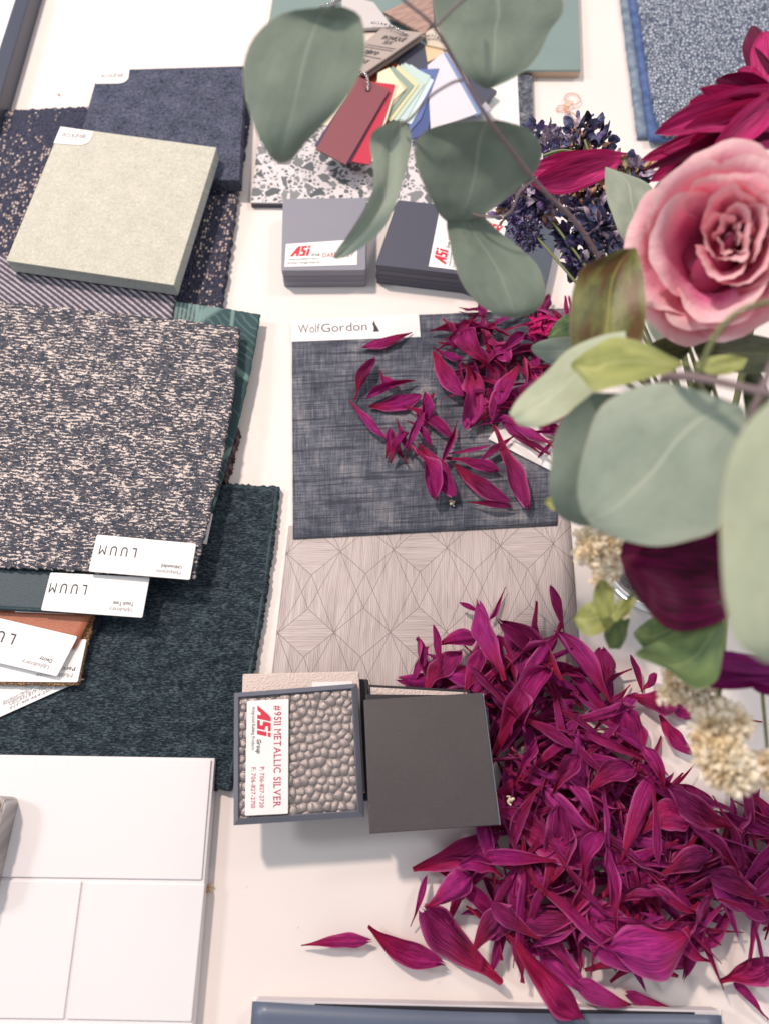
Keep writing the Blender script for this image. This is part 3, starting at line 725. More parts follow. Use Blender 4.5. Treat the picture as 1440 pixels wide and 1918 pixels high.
chip([(752, 119), (795, 157), (742, 228), (700, 196)], .0214, (196, 214, 198), 'soft mint chip in the fan of pale chips')
chip([(745, 121), (784, 158), (732, 228), (692, 194)], .0222, (224, 214, 172), 'pale yellow chip in the fan of pale chips')
chip([(735, 123), (775, 160), (724, 226), (684, 192)], .0230, (146, 166, 152), 'sage grey chip in the fan of pale chips')
chip([(726, 127), (762, 164), (712, 226), (674, 190)], .0240, (206, 198, 168), 'khaki beige chip in the fan of pale chips')
chip([(708, 136), (729, 126), (757, 168), (700, 222), (0, 0)][:4], .0252, (240, 226, 196), 'cream chip nearest the red chip in the fan')
chip([(700, 158), (744, 158), (700, 302), (660, 298)], .0262, (244, 226, 200), 'ivory chip edge under the red chip')
chip([(698, 153), (739, 158), (692, 308), (654, 301)], .0278, (196, 52, 76), 'bright red chip under the maroon chip')
chip([(668, 150), (727, 176), (655, 305), (590, 272)], .0290, (84, 64, 92), 'dark plum chip directly under the maroon chip')
chip([(670, 142), (729, 168), (648, 308), (593, 279)], .0306, (136, 76, 84), 'maroon chip uppermost on the ball chain', .0015, None, (688, 169))
# taupe printed chips, wood chip
chip([(718, 22), (812, -20), (812, 40), (793, 64)], .0200, (0, 0, 0), 'pinkish brown wood chip at the top', .003, M['wood'])
chip([(796, 60), (818, 48), (846, 94), (800, 84)], .0190, (214, 200, 182), 'cream chip right of the taupe printed chip', .004)
chip([(795, 84), (812, 78), (834, 100), (800, 116)], .0170, (226, 196, 160), 'peach chip under the right end of the chain', .003)
chip([(650, 60), (742, 60), (700, 82), (640, 80)], .0190, (224, 208, 196), 'beige chip peeping out under the taupe chips', .003)
chip([(640, -12), (700, 4), (735, 50), (640, 54)], .0240, (206, 200, 200), 'light grey chip behind the printed taupe chip', .003)
chip([(712, 60), (798, 66), (692, 141), (640, 128)], .0240, (150, 134, 128), 'lower plain taupe chip under the printed one', .002)
q, c_ = chip([(716, 52), (792, 61), (685, 135), (632, 120)], .0280, (178, 164, 158), 'taupe chip printed with small dark lettering', .002)
q3 = Quad([(716, 56), (786, 64), (694, 130), (636, 116)], .0282)
s_ = new(); write(q3, 'BONIQUE', .25, .24, .85, .10, s_, bold=.01); write(q3, 'SIX', .42, .36, .66, .09, s_, bold=.01); write(q3, 'zipro', .25, .66, .66, .12, s_, bold=.02, shear=.2); write(q3, 'BONIQUE', .15, .90, .70, .09, s_, bold=.01)
for vv in (.44, .50, .72):
    b = len(s_[0]); s_[0].extend([q3.at(.1, vv, .0001), q3.at(.92, vv, .0001), q3.at(.92, vv + .014, .0001), q3.at(.1, vv + .014, .0001)]); s_[1].append((b, b + 1, b + 2, b + 3))
ink(s_, M['ink'], c_)

def ball(bm, c, r, sub=2):
    bmesh.ops.create_icosphere(bm, subdivisions=sub, radius=r, matrix=Matrix.Translation(c))
def cat(pts, t):
    n = len(pts) - 1; x = min(max(t, 0), .99999) * n; i = int(x); f = x - i
    p0, p1, p2, p3 = pts[max(i - 1, 0)], pts[i], pts[i + 1], pts[min(i + 2, n)]
    return .5 * ((2 * p1) + (p2 - p0) * f + (2 * p0 - 5 * p1 + 4 * p2 - p3) * f * f + (3 * p1 - p0 - 3 * p2 + p3) * f ** 3)
def chain(pxs, label):
    pts = [P(a, b, z) for a, b, z in pxs]
    L = sum((pts[i + 1] - pts[i]).length for i in range(len(pts) - 1)); n = max(3, int(L / .0031))
    bm = bmesh.new()
    for k in range(n + 1): ball(bm, cat(pts, k / n), .00135, 2)
    vs = [v.co.copy() for v in bm.verts]; bm.verts.index_update(); fs = [[v.index for v in f.verts] for f in bm.faces]; bm.free()
    o = mk('ball_chain', vs, fs, M['bead'], None, None, True); tagit(o, label, 'ball chain', 'nickel ball chains')
chain([(645, 160, .024), (662, 147, .029), (680, 136, .034), (687, 143, .036), (690, 156, .034), (690, 168, .0318)], 'nickel ball chain threaded through the maroon chip')
chain([(697, 42, .0285), (715, 44, .031), (735, 50, .0325), (750, 58, .0315), (760, 63, .0300)], 'nickel ball chain lying on the taupe printed chip')
chain([(796, 68, .0215), (808, 66, .0225), (820, 70, .0215), (830, 76, .0208)], 'short nickel ball chain right of the taupe chips')
chain([(600, 12, .0135), (618, 6, .015), (640, -4, .017), (655, -14, .019)], 'nickel ball chain on the sea green tile')

def tube(name, pts, r, mat, parent=None, n=8, r2=None, steps=None, smooth=True):
    steps = steps or max(6, (len(pts) - 1) * 6)
    vs, fs = [], []
    pr = None
    for k in range(steps + 1):
        t_ = k / steps; p = cat(pts, t_); d = (cat(pts, min(1, t_ + .01)) - cat(pts, max(0, t_ - .01))).normalized()
        if pr is None: pr = d.orthogonal().normalized()
        pr = (pr - d * pr.dot(d)).normalized(); s = d.cross(pr)
        rr = r if r2 is None else r + (r2 - r) * t_
        for a in range(n):
            an = 2 * PI * a / n; vs.append(p + (pr * math.cos(an) + s * math.sin(an)) * rr)
    for k in range(steps):
        for a in range(n):
            b = (a + 1) % n; fs.append((k * n + a, k * n + b, (k + 1) * n + b, (k + 1) * n + a))
    fs.append(list(range(n))[::-1]); fs.append([steps * n + a for a in range(n)])
    return mk(name, vs, fs, mat, parent, None, smooth)
o = tube('copper_thread', [P(a, b, z) for a, b, z in [(1058, 226, .001), (1058, 212, .002), (1064, 200, .003), (1046, 198, .002), (1042, 208, .001), (1058, 204, .003), (1072, 192, .004), (1056, 186, .003), (1062, 176, .002), (1078, 176, .002), (1086, 188, .003), (1074, 196, .004), (1060, 192, .003), (1056, 206, .002), (1072, 212, .001), (1086, 226, .001), (1082, 236, .001)]], .00045, M['copper'], None, 6, steps=120)
tagit(o, 'tangled copper coloured thread above the dried blue flowers', 'thread')

# ------------------------------------------------------------------ plastic sample stacks, centre
SG = 'flat plastic samples in stacks'
def asi_small(q, lb, txt=None):
    s_ = new(); logo_asi(q, .08, .14, .34, .56, s_); ink(s_, M['inkred'], lb)
    s_ = new(); write(q, 'Group', .36, .58, .48, .12, s_, bold=.015, shear=.2); write(q, 'Integrated Building Products', .06, .72, .46, .07, s_); write(q, 'https://asigroup.us', .04, .88, .48, .09, s_, shear=.2); ink(s_, M['ink'], lb)
    if txt: s_ = new(); write(q, txt, .52, .66, .95, .17, s_, bold=.01, serif=True); ink(s_, M['inkcrimson'], lb)
def stack(cor, ztop, th, n, mats, name, labels, off=0.0, base=0.0):
    out = []
    for k in range(n):
        z = ztop - k * (th + .0002)
        d = [(0, 0)] * 4 if k == 0 else [(off * (k % 2 * 2 - 1), off * k * .5)] * 4
        q = Quad([(a + dx, b + dy) for (a, b), (dx, dy) in zip([project_down(c, ztop, z) for c in cor], d)], z)
        t = root_for(q, th, name, labels[k], 'plastic sample', SG); s = slab('plate', q, th, mats[k % len(mats)], t, .0006, r=.0022)
        out.append((t, q, s))
    return out
def project_down(c, z0, z1):
    """picture position of the point z1 high that stands straight below picture point c at height z0"""
    p = P(c[0], c[1], z0); p = Vector((p.x, p.y, z1)) - CAM
    d = p.dot(FW); return (CX + p.dot(RT) / d * FPX, CY - p.dot(UP) / d * FPX)
st1 = stack([(530, 372), (687, 370), (685, 506), (527, 507)], .0215, .0068, 3, [M['grey'], M['grey2'], M['grey']], 'plastic_sample',
            ['mid grey plastic sample with red lettered label, topmost of its stack', 'mid grey plastic sample, second in the pale grey stack', 'mid grey plastic sample, lowest in the pale grey stack'], .5)
ql = Quad([(536, 457), (670, 448), (669, 496), (533, 500)], .0218)
lb = slab('label', ql, .0002, M['paper'], st1[0][0], .00004); asi_small(ql, lb, 'DARK GREY')
st2 = stack([(744, 374), (910, 392), (885, 517), (703, 496)], .0235, .0056, 4, [M['slate'], M['slate2']], 'plastic_sample',
            ['slate navy plastic sample with upright label, topmost of its stack', 'slate navy plastic sample, second in the dark stack', 'slate navy plastic sample, third in the dark stack', 'slate navy plastic sample, lowest in the dark stack'], .6)
ql = Quad([(802, 499), (822, 398), (876, 404), (857, 506)], .0238)
lb = slab('label', ql, .0002, M['paper'], st2[0][0], .00004); asi_small(ql, lb, 'SLATE')
q = Quad([(885, 398), (1048, 422), (1012, 584), (860, 530)], .0120)
t = root_for(q, .012, 'plastic_sample', 'pebbled blue black plastic sample under the long eucalyptus leaf', 'plastic sample', SG); slab('plate', q, .012, M['pebble'], t, .0008)
ql = Quad([(872, 398), (951, 413), (942, 446), (866, 432)], .0123)
lb = slab('label', ql, .0002, M['paper'], t, .00004)
s_ = new(); logo_asi(Quad([(938, 446), (908, 440), (916, 412), (946, 418)], .0123), .1, .1, .95, .8, s_); ink(s_, M['inkred'], lb)

# wallcovering sheets
q = Quad([(541, 985), (1066, 960), (1093, 1330), (503, 1318)], .0010)
t = sheet('diamond_wallpaper', q, .0008, M['diamond'], None, 20, 20, 0, .0001, 14); tagit(t, 'wood grain wallpaper sheet with fine diamond lines', 'wallpaper sample')
q = Quad([(547, 600), (1067, 577), (1043, 983), (549, 1009)], .0024)
t = root_for(q, .002, 'weave_swatch', 'dark blue distressed weave swatch with white label and petals on it', 'wallcovering swatch')
sheet('cloth', q, .0012, M['weave'], t, 30, 30, .0001, .0001, 15)
ql = Quad([(545, 600), (784, 588), (787, 631), (546, 640)], .0028)
lb = slab('label', ql, .0003, M['paper'], t, .00004)
s_ = new(); write(ql, 'Wolf', .055, .62, .225, .38, s_); write(ql, 'Gordon', .235, .62, .59, .38, s_); ink(s_, M['inkgrey'], lb)
wolf = [(.05, 0), (.9, 0), (.88, .08), (.78, .22), (.68, .38), (.5, .56), (.36, .74), (.28, .98), (.2, 1), (.14, .82), (.02, .76), (0, .66), (.12, .52), (.16, .25)]
poly_on('wolf_emblem', ql, [[(.635 + x * .055, .70 - y * .50) for x, y in wolf]], M['ink'], lb, .0001, .00003)
q = Quad([(972, 742), (1085, 800), (1036, 884), (914, 822)], .0045)
t = root_for(q, .001, 'white_card', 'tilted white card half buried under petals on the blue weave', 'card'); slab('card', q, .001, M['paper'], t, .0002)

# ------------------------------------------------------------------ lower stacks
def below(cor, z0, z1, k=1.0): return [project_down(c, z0, z1) for c in cor]
q = Quad([(452, 1268), (672, 1262), (684, 1496), (447, 1500)], .0200)
t = root_for(q, .020, 'sample_box', 'black plastic sample box under the cream and silver samples', 'sample box', SG); slab('box', Quad([(470, 1262), (690, 1272), (700, 1500), (470, 1500)], .0200), .020, M['darkbox'], t, .001)
q = Quad([(455, 1262), (672, 1257), (684, 1485), (446, 1490)], .0300)
t = root_for(q, .009, 'plastic_sample', 'cream pebbled plastic sample half covered by the hammered silver one', 'plastic sample', SG)
slab('plate', q, .0092, M['cream'], t, .0008); slab('label', Quad([(585, 1278), (660, 1276), (662, 1320), (586, 1320)], .0303), .0002, M['paper'], t, .00004)
oc = [(439, 1298), (669, 1280), (682, 1530), (438, 1546)]
q = Quad(oc, .0400)
t = root_for(q, .0093, 'hammered_sample', 'hammered silver metal sample in a blue grey frame with red lettering', 'metal sample')
slab('frame_base', q, .0092, M['bluegrey'], t, .0006)
ic = [(446, 1307), (657, 1291), (668, 1517), (444, 1533)]
qi = Quad(ic, .0430)
oq = Quad(oc, .0402)      # mitred bevel between outer rim and panel
vs = [oq.at(u, v) for u, v in ((0, 0), (1, 0), (1, 1), (0, 1))] + [oq.at(u, v, .0032) for u, v in ((.04, .04), (.96, .04), (.96, .96), (.04, .96))] + [oq.at(u, v, .0016) for u, v in ((.05, .05), (.95, .05), (.95, .95), (.05, .95))]
mk('bevelled_frame', vs, [(i, (i + 1) % 4, (i + 1) % 4 + 4, i + 4) for i in range(4)] + [(i + 4, (i + 1) % 4 + 4, (i + 1) % 4 + 8, i + 8) for i in range(4)], M['bluegrey'], t)
rs = np.random.RandomState(5); N = 14
cells = []
for j in range(N + 2):
    for i in range(N + 2):
        cells.append(((i - .5 + (j % 2) * .5 + rs.uniform(-.33, .33)) / N, (j - .5 + rs.uniform(-.33, .33)) / N))
cells = np.array(cells)
G = 190; uu, vv = np.meshgrid(np.linspace(0, 1, G), np.linspace(0, 1, G))
D = np.sqrt((uu[..., None] - cells[:, 0]) ** 2 + (vv[..., None] - cells[:, 1]) ** 2); D.sort(axis=2)
hgt = .0008 * np.clip(1 - (D[..., 0] * N / .80) ** 2, -.3, 1) + .0005 * np.clip((D[..., 1] - D[..., 0]) * N / .35, 0, 1)
vs = [oq.at(.048 + .904 * uu[j, i], .048 + .904 * vv[j, i], .0004 + hgt[j, i]) for j in range(G) for i in range(G)]
fs = [(j * G + i, (j + 1) * G + i, (j + 1) * G + i + 1, j * G + i + 1) for j in range(G - 1) for i in range(G - 1)]
mk('hammered_panel', vs, fs, M['hammer'], t, [(a * .08, b * .08) for b in np.linspace(0, 1, G) for a in np.linspace(0, 1, G)], True)
ql = Quad([(541, 1309), (540, 1524), (459, 1528), (463, 1313)], .0436)
lb = slab('label', ql, .0004, M['paper'], t, .0001, r=.0008)
s_ = new(); write(ql, '#9511 METALLIC SILVER', .055, .34, .94, .165, s_, bold=.012, serif=True, gap=.14); ink(s_, M['inkcrimson'], lb)
s_ = new(); write(ql, 'P: 706-827-2720', .595, .66, .94, .095, s_, bold=.012, serif=True); write(ql, 'F: 706-827-2710', .595, .86, .94, .095, s_, bold=.012, serif=True); ink(s_, M['inkcrimson'], lb)
s_ = new(); logo_asi(ql, .06, .42, .325, .745, s_); ink(s_, M['inkred'], lb)
s_ = new(); write(ql, 'Group', .35, .745, .475, .10, s_, bold=.03, shear=.22); write(ql, 'Integrated Building Products', .06, .865, .44, .075, s_, shear=.15); ink(s_, M['ink'], lb)

# right hand tower: tray, framed cream sample, black sample
q = Quad([(700, 1296), (908, 1300), (930, 1532), (700, 1535)], .0120)
t = root_for(q, .012, 'sample_tray', 'pale plastic tray at the bottom under the black sample', 'sample tray', SG); slab('tray', Quad([(700, 1300), (912, 1305), (932, 1538), (706, 1545)], .0120), .012, M['clear'], t, .001, r=.003)
q = Quad([(689, 1282), (880, 1292), (900, 1500), (697, 1500)], .0260)
t = root_for(q, .0138, 'plastic_sample', 'black rimmed cream plastic sample just beneath the black one', 'plastic sample', SG)
slab('rim', q, .0138, M['darkbox'], t, .0006); slab('plate', Quad([(694, 1287), (874, 1297), (892, 1490), (700, 1490)], .0266), .0010, M['cream'], t, .0003)
q = Quad([(684, 1300), (900, 1302), (928, 1540), (697, 1545)], .0360)
t = root_for(q, .009, 'plastic_sample', 'thick black plastic sample second from the top of the right tower', 'plastic sample', SG); slab('plate', q, .0090, M['darkbox'], t, .001)
q = Quad([(681, 1311), (903, 1297), (935, 1545), (692, 1562)], .0440)
t = root_for(q, .008, 'plastic_sample', 'large plain black brown plastic sample on top of the right tower', 'plastic sample', SG)
slab('plate', q, .0040, M['black'], t, .0005)
slab('under_plate', Quad([(683, 1311), (905, 1299), (937, 1545), (696, 1561)], .0398), .0036, M['clear'], t, .0004)

# book at the bottom edge
q = Quad([(473, 1876), (1350, 1902), (1362, 2060), (460, 2060)], .0150)
t = root_for(q, .015, 'sample_book', 'slate blue covered sample book at the bottom edge', 'book')
sheet('cover', q, .0012, M['book'], t, 30, 6, 0, 0, 1, bow=lambda u, v: (0, .045 * math.sin(PI * min(1, u * 1.1)) * (1 - v), 0))
slab('page_block', Quad([(480, 1873), (1346, 1893), (1356, 2060), (466, 2060)], .0132), .0100, M['pages'], t, .0003)
slab('dark_pages', Quad([(590, 1880), (1300, 1896), (1300, 2060), (590, 2060)], .0136), .0003, M['darkbox'], t, 0)
slab('back_cover', Quad([(474, 1868), (1350, 1890), (1360, 2060), (462, 2060)], .0022), .0014, M['paper'], t, .0003)

# top right swatches
q = Quad([(1157, -40), (1700, -40), (1700, 250), (1194, 256)], .0045)
t = sheet('denim_swatch', q, .0035, M['denim'], None, 50, 50, .0004, .0005, 21); tagit(t, 'pale denim swatch, lowest of the blue swatches at top right', 'fabric swatch')
q = Quad([(1172, -40), (1700, -40), (1700, 262), (1216, 262)], .0080)
t = sheet('blue_swatch', q, .0030, M['denim2'], None, 50, 50, .0004, .0005, 22); tagit(t, 'mid blue cloth swatch edge between the denim and the boucle', 'fabric swatch')
q = Quad([(1188, -40), (1700, -40), (1700, 262), (1232, 254)], .0115)
t = sheet('boucle_swatch', q, .0030, M['boucle'], None, 60, 60, .0005, .0006, 23, bow=lambda u, v: (.02 * max(0, v - .85) / .15 * (1 - u) ** 8, 0, 0)); tagit(t, 'blue grey boucle swatch on top at the upper right', 'fabric swatch')

# ------------------------------------------------------------------ petals
def petal_mesh(seed, kind=0):
    rnd = random.Random(seed)
    nu, nv = 24, 12
    cup = rnd.choice((rnd.uniform(.25, .6), rnd.uniform(.5, .9), rnd.uniform(.8, 1.25), -rnd.uniform(.25, .7))); arch = rnd.uniform(-.45, .75); tw = rnd.uniform(-1.3, 1.3); bendy = rnd.uniform(-.5, .5)
    mx = rnd.uniform(.58, .84); tipw = rnd.uniform(.2, .75); ridge = rnd.uniform(.02, .07); ph_ = rnd.uniform(0, 6); pw_ = rnd.uniform(1.1, 2.4); base = rnd.uniform(.08, .2)
    fr = [rnd.uniform(-1, 1) for _ in range(nv + 1)]; wob = rnd.uniform(.02, .07); asym = rnd.uniform(-.25, .25); cr = rnd.uniform(.05, .16)
    vs, uvs = [], []
    for i in range(nu + 1):
        t = i / nu
        if t < mx: w = base + (1 - base) * math.sin(t / mx * PI / 2) ** pw_
        else: w = tipw * .35 + (1 - tipw * .35) * math.cos((t - mx) / (1 - mx) * PI / 2) ** .75
        for j in range(nv + 1):
            s = j / nv * 2 - 1
            x = t + (.07 * fr[j] + .02 * math.cos(s * 9 + ph_)) * max(0, t - .82) / .18 * (.8 if abs(s) < .99 else .3)
            y = s * w * .5 * (1 + wob * math.sin(t * 17 + ph_ + s) + asym * s)
            z = cup * w * abs(s) ** 1.7 * (1.1 - .5 * t) * .6 + ridge * math.cos(s * PI * 2.5 + ph_) * w + wob * 1.8 * math.sin(t * 13 + s * 3 + ph_) * abs(s)
            z += cr * mnoise.noise(Vector((t * 5, s * 2.2, seed * 1.3)))
            if cup > .5: y *= (1 - .35 * min(1, cup - .2) * abs(s))
            a = tw * (t - .5); y, z = y * math.cos(a) - z * math.sin(a), y * math.sin(a) + z * math.cos(a)
            z += arch * math.sin(PI * t); y += bendy * math.sin(PI * t) * .7
            vs.append((x, y, z)); uvs.append((t, j / nv))
    fs = [(i * (nv + 1) + j, (i + 1) * (nv + 1) + j, (i + 1) * (nv + 1) + j + 1, i * (nv + 1) + j + 1) for i in range(nu) for j in range(nv)]
    me = bpy.data.meshes.new('petal'); me.from_pydata(vs, [], fs)
    ul = me.uv_layers.new(name='UVMap')
    for lp in me.loops: ul.data[lp.index].uv = uvs[lp.vertex_index]
    me.materials.append(M['petal']); me.polygons.foreach_set('use_smooth', [True] * len(me.polygons)); me.update()
    return me
PM = [petal_mesh(100 + k) for k in range(44)]
HM = {}
CELL = .006
def cellsunder(B, T, W):
    d = T - B; L = d.length; n = max(2, int(L / CELL)); side = Vector((-d.y, d.x, 0)).normalized()
    out = set()
    for i in range(n + 1):
        c = B + d * (i / n)
        for k in (-1, 0, 1):
            p = c + side * W * .35 * k; out.add((int(p.x // CELL), int(p.y // CELL)))
    return out
RP = random.Random(77)
def petal(B, T, W, lift, mesh, label, group, roll=0.0, mat=None):
    """B narrow end, T wide end (world points); W width in metres"""
    d = T - B; L = d.length; x = d.normalized(); y = Vector((0, 0, 1)).cross(x).normalized(); z = x.cross(y)
    R = Matrix.Rotation(roll, 3, x); y = R @ y; z = R @ z
    o = bpy.data.objects.new('petal', mesh); COL.objects.link(o)
    m4 = Matrix(((x.x * L, y.x * W, z.x * W, B.x), (x.y * L, y.y * W, z.y * W, B.y), (x.z * L, y.z * W, z.z * W, B.z + lift), (0, 0, 0, 1)))
    mn = min((m4 @ v.co).z for v in mesh.vertices); fl = .0032 if group.endswith('weave swatch') else .0006
    if mn < fl: m4 = Matrix.Translation((0, 0, fl - mn)) @ m4
    o.matrix_world = m4; tagit(o, label, 'petal', group)
    return o
def inpoly(x, y, poly):
    c = False; n = len(poly)
    for i in range(n):
        x1, y1 = poly[i]; x2, y2 = poly[(i + 1) % n]
        if (y1 > y) != (y2 > y) and x < (x2 - x1) * (y - y1) / (y2 - y1) + x1: c = not c
    return c
def zone(x, y, L, W, group):
    small = not group.startswith('magenta petals in the large')
    k_ = .78 if small else 1.0
    sz = ('long ' if L > .055 * k_ else ('' if L > .042 * k_ else 'short ')) + ('thread thin' if W < .0065 * k_ else 'narrow' if W < .010 * k_ else ('broad' if W > .0165 * k_ else 'medium wide'))
    if small:
        return sz + ' magenta petal ' + ('at the left end of the blue swatch group' if x < 760 else 'just under the long eucalyptus leaf' if y < 610 and x < 960 else 'next to the coral pink flower remnant' if y < 660 and x >= 960 else 'at the upper left of the small cluster' if y < 690 and x < 900 else
            'in the centre of the small cluster' if y < 740 and x < 960 else 'at the right side of the small cluster' if y < 770 and x >= 960 else 'over the half buried white card' if x >= 930 and y < 860 else 'in the loose middle of the blue swatch' if y < 810 else 'at the lower edge of the scattered group')
    z_ = ('beside the right edge of the black sample' if x < 1010 and y < 1560 and y > 1310 else 'lying over the diamond wallpaper' if y <= 1310 and x < 1080 else 'under the cream flower heads' if x > 1180 and y < 1500 else
          'near the blue book' if y > 1740 else 'below the black sample' if x < 1010 else 'by the right edge of the photo' if x > 1290 else 'in the upper middle of the heap' if y < 1500 else 'in the lower middle of the heap')
    return sz + ' magenta petal ' + z_
def scatter(poly, n, lens, label, group, step, base=.001, holes=(), cap=.03):
    xs = [p[0] for p in poly]; ys = [p[1] for p in poly]; k = 0
    while k < n:
        x, y = RP.uniform(min(xs), max(xs)), RP.uniform(min(ys), max(ys))
        if not inpoly(x, y, poly) or any(inpoly(x, y, h) for h in holes): continue
        c = P(x, y, .01); a = RP.uniform(0, 2 * PI); L = RP.uniform(*lens) * RP.choice((.75, 1, 1, 1.15)); W = L * RP.choice((.09, .12, .16, .20, .26, .34))
        dv = Vector((math.cos(a), math.sin(a), 0)) * L / 2
        cs = cellsunder(c - dv, c + dv, W)
        hs = sorted(HM.get(q_, 0) for q_ in cs); h = hs[int(len(hs) * .6)]
        h = min(h, cap)
        zb = min(HM.get((int((c - dv).x // CELL), int((c - dv).y // CELL)), 0), cap); zt = min(HM.get((int((c + dv).x // CELL), int((c + dv).y // CELL)), 0), cap)
        B = c - dv; T = c + dv; B.z = base + .6 * h + .4 * zb + RP.uniform(0, .004); T.z = base + .6 * h + .4 * zt + RP.uniform(0, .006)
        petal(B, T, W, .002, RP.choice(PM), zone(x, y, L, W, group), group, RP.uniform(-.5, .5) + RP.choice((0, 0, 0, .9, -.9)))
        for q_ in cs: HM[q_] = HM.get(q_, 0) + step
        k += 1
def hero(lst, dflt, group, z0=.002, step=.002):
    for e in lst:
        (bx, by, tx, ty, w) = e[:5]; lab = e[5] if len(e) > 5 and e[5] else dflt
        z = P((bx + tx) / 2, (by + ty) / 2, .01)
        c1 = P(bx, by, .012); c2 = P(tx, ty, .012); cs = cellsunder(c1, c2, .01)
        h = max([0] + [HM.get(q_, 0) for q_ in cs]) * .85; zz = z0 + min(h, .034)
        B = P(bx, by, zz); T = P(tx, ty, zz + .002)
        px = (T - B).length / math.hypot(bx - tx, by - ty)
        if lab == dflt: lab = zone((bx + tx) / 2, (by + ty) / 2, (T - B).length, w * px, group)
        o = petal(B, T, w * px * .98, .0015, RP.choice(PM), lab, group, RP.uniform(-.35, .35))
        for q_ in cs: HM[q_] = HM.get(q_, 0) + step
def underlayer(name, poly, n, lens, base, top):
    vs, fs, uvs = [], [], []
    xs = [p[0] for p in poly]; ys = [p[1] for p in poly]; k = 0
    while k < n:
        x, y = RP.uniform(min(xs), max(xs)), RP.uniform(min(ys), max(ys))
        if not inpoly(x, y, poly): continue
        a = RP.uniform(0, 2 * PI); L = RP.uniform(*lens); W = L * RP.uniform(.10, .30); me = RP.choice(PM)
        c = P(x, y, base + (top - base) * k / n); d = Vector((math.cos(a), math.sin(a), RP.uniform(-.12, .12))).normalized()
        yy = Vector((0, 0, 1)).cross(d).normalized(); zz = d.cross(yy); R = Matrix.Rotation(RP.uniform(-.7, .7), 3, d); yy = R @ yy; zz = R @ zz
        b = len(vs)
        uvl = {lp.vertex_index: tuple(me.uv_layers[0].data[lp.index].uv) for lp in me.loops}
        for v in me.vertices:
            p = c + d * ((v.co.x - .5) * L) + yy * v.co.y * W + zz * v.co.z * W; p.z = max(p.z, base); vs.append(p)
        uvs += [uvl[i] for i in range(len(me.vertices))]
        fs += [tuple(i + b for i in p.vertices) for p in me.polygons]
        k += 1
    o = mk(name, vs, fs, M['petal'], None, uvs, True); o['kind'] = 'stuff'; o['label'] = 'lowest petals packed together at the bottom of the heap'
GB = 'magenta petals scattered on the blue weave swatch'; LBc = 'magenta petal in the cluster on the blue weave swatch'
scatter([(838, 605), (880, 585), (960, 585), (1070, 540), (1075, 760), (1050, 850), (985, 820), (930, 790), (860, 740), (850, 680)], 82, (.034, .05), LBc, GB, .0016, .0035, cap=.016)
hero([(771, 624, 678, 652, 22, 'curved magenta petal crossing the lower edge of the white label'), (665, 752, 702, 676, 30, 'upright oval petal at the left end of the scattered petals'),
      (652, 750, 722, 824, 16, 'thin twisted petal running down to the curled flower bit'), (692, 765, 788, 742, 32, 'broad pointed petal lowest of three lying side by side'), (776, 715, 688, 748, 24), (712, 700, 738, 724, 22),
      (752, 760, 848, 822, 22), (812, 738, 796, 800, 26), (795, 735, 800, 790, 22), (760, 790, 806, 838, 18), (806, 752, 762, 840, 15), (722, 860, 728, 805, 20), (732, 870, 765, 812, 22), (764, 870, 735, 812, 18), (742, 785, 762, 845, 12),
      (783, 832, 850, 930, 44, 'right one of a joined petal pair above the tan crumb'), (766, 838, 815, 935, 40, 'left one of a joined petal pair above the tan crumb'), (832, 858, 934, 882, 26), (850, 872, 952, 940, 32, 'pink edged petal pointing to the lower right of the swatch'),
      (875, 942, 957, 950, 15, 'thin lowest petal near the bottom edge of the blue swatch'), (918, 792, 985, 952, 32, 'long twisted petal hanging down to the lower right of the swatch'), (855, 790, 828, 868, 16), (876, 685, 874, 800, 52, 'wide bright purple petal standing upright in the cluster'),
      (925, 700, 872, 622, 58, 'broad pale tipped purple petal near the top of the cluster'), (812, 660, 868, 742, 30), (838, 852, 916, 836, 9), (962, 818, 900, 862, 16), (902, 770, 1022, 752, 24), (905, 762, 1002, 716, 24), (808, 652, 868, 672, 16),
      (828, 600, 856, 646, 14), (888, 598, 840, 645, 14), (858, 578, 908, 574, 10), (930, 600, 905, 650, 22), (1040, 840, 960, 800, 22), (950, 812, 1030, 855, 14), (970, 690, 935, 760, 30), (900, 620, 950, 680, 34)], LBc, GB, .0035)
# fill the near clusters with a few coral petals
GA = 'magenta petals in the large heap at the lower right'; LA = 'magenta petal in the large heap at the lower right'
POLY_A = [(790, 1290), (850, 1225), (920, 1190), (1010, 1185), (1070, 1225), (1120, 1280), (1160, 1350), (1185, 1430), (1260, 1475), (1330, 1500), (1400, 1520), (1470, 1520), (1480, 1740), (1400, 1740), (1300, 1750), (1230, 1800), (1120, 1820), (1000, 1780), (920, 1740), (865, 1690), (850, 1640), (880, 1600), (955, 1560), (935, 1360), (900, 1310)]
underlayer('petals_beneath', [(820, 1310), (900, 1220), (1010, 1190), (1120, 1260), (1180, 1370), (1225, 1430), (1300, 1520), (1470, 1530), (1480, 1720), (1300, 1730), (1220, 1780), (1120, 1800), (1020, 1760), (900, 1720), (850, 1660), (880, 1610), (950, 1560), (930, 1380)], 190, (.034, .054), .0015, .016)
for _x in range(-100, 150):
    for _y in range(-100, 150):
        _p = Vector((_x * CELL, _y * CELL, 0)) - CAM; _d = _p.dot(FW)
        if _d > 0 and inpoly(CX + _p.dot(RT) / _d * FPX, CY - _p.dot(UP) / _d * FPX, POLY_A): HM[(_x, _y)] = max(HM.get((_x, _y), 0), .010)
scatter(POLY_A, 170, (.038, .064), LA, GA, .0021, .001, cap=.026)
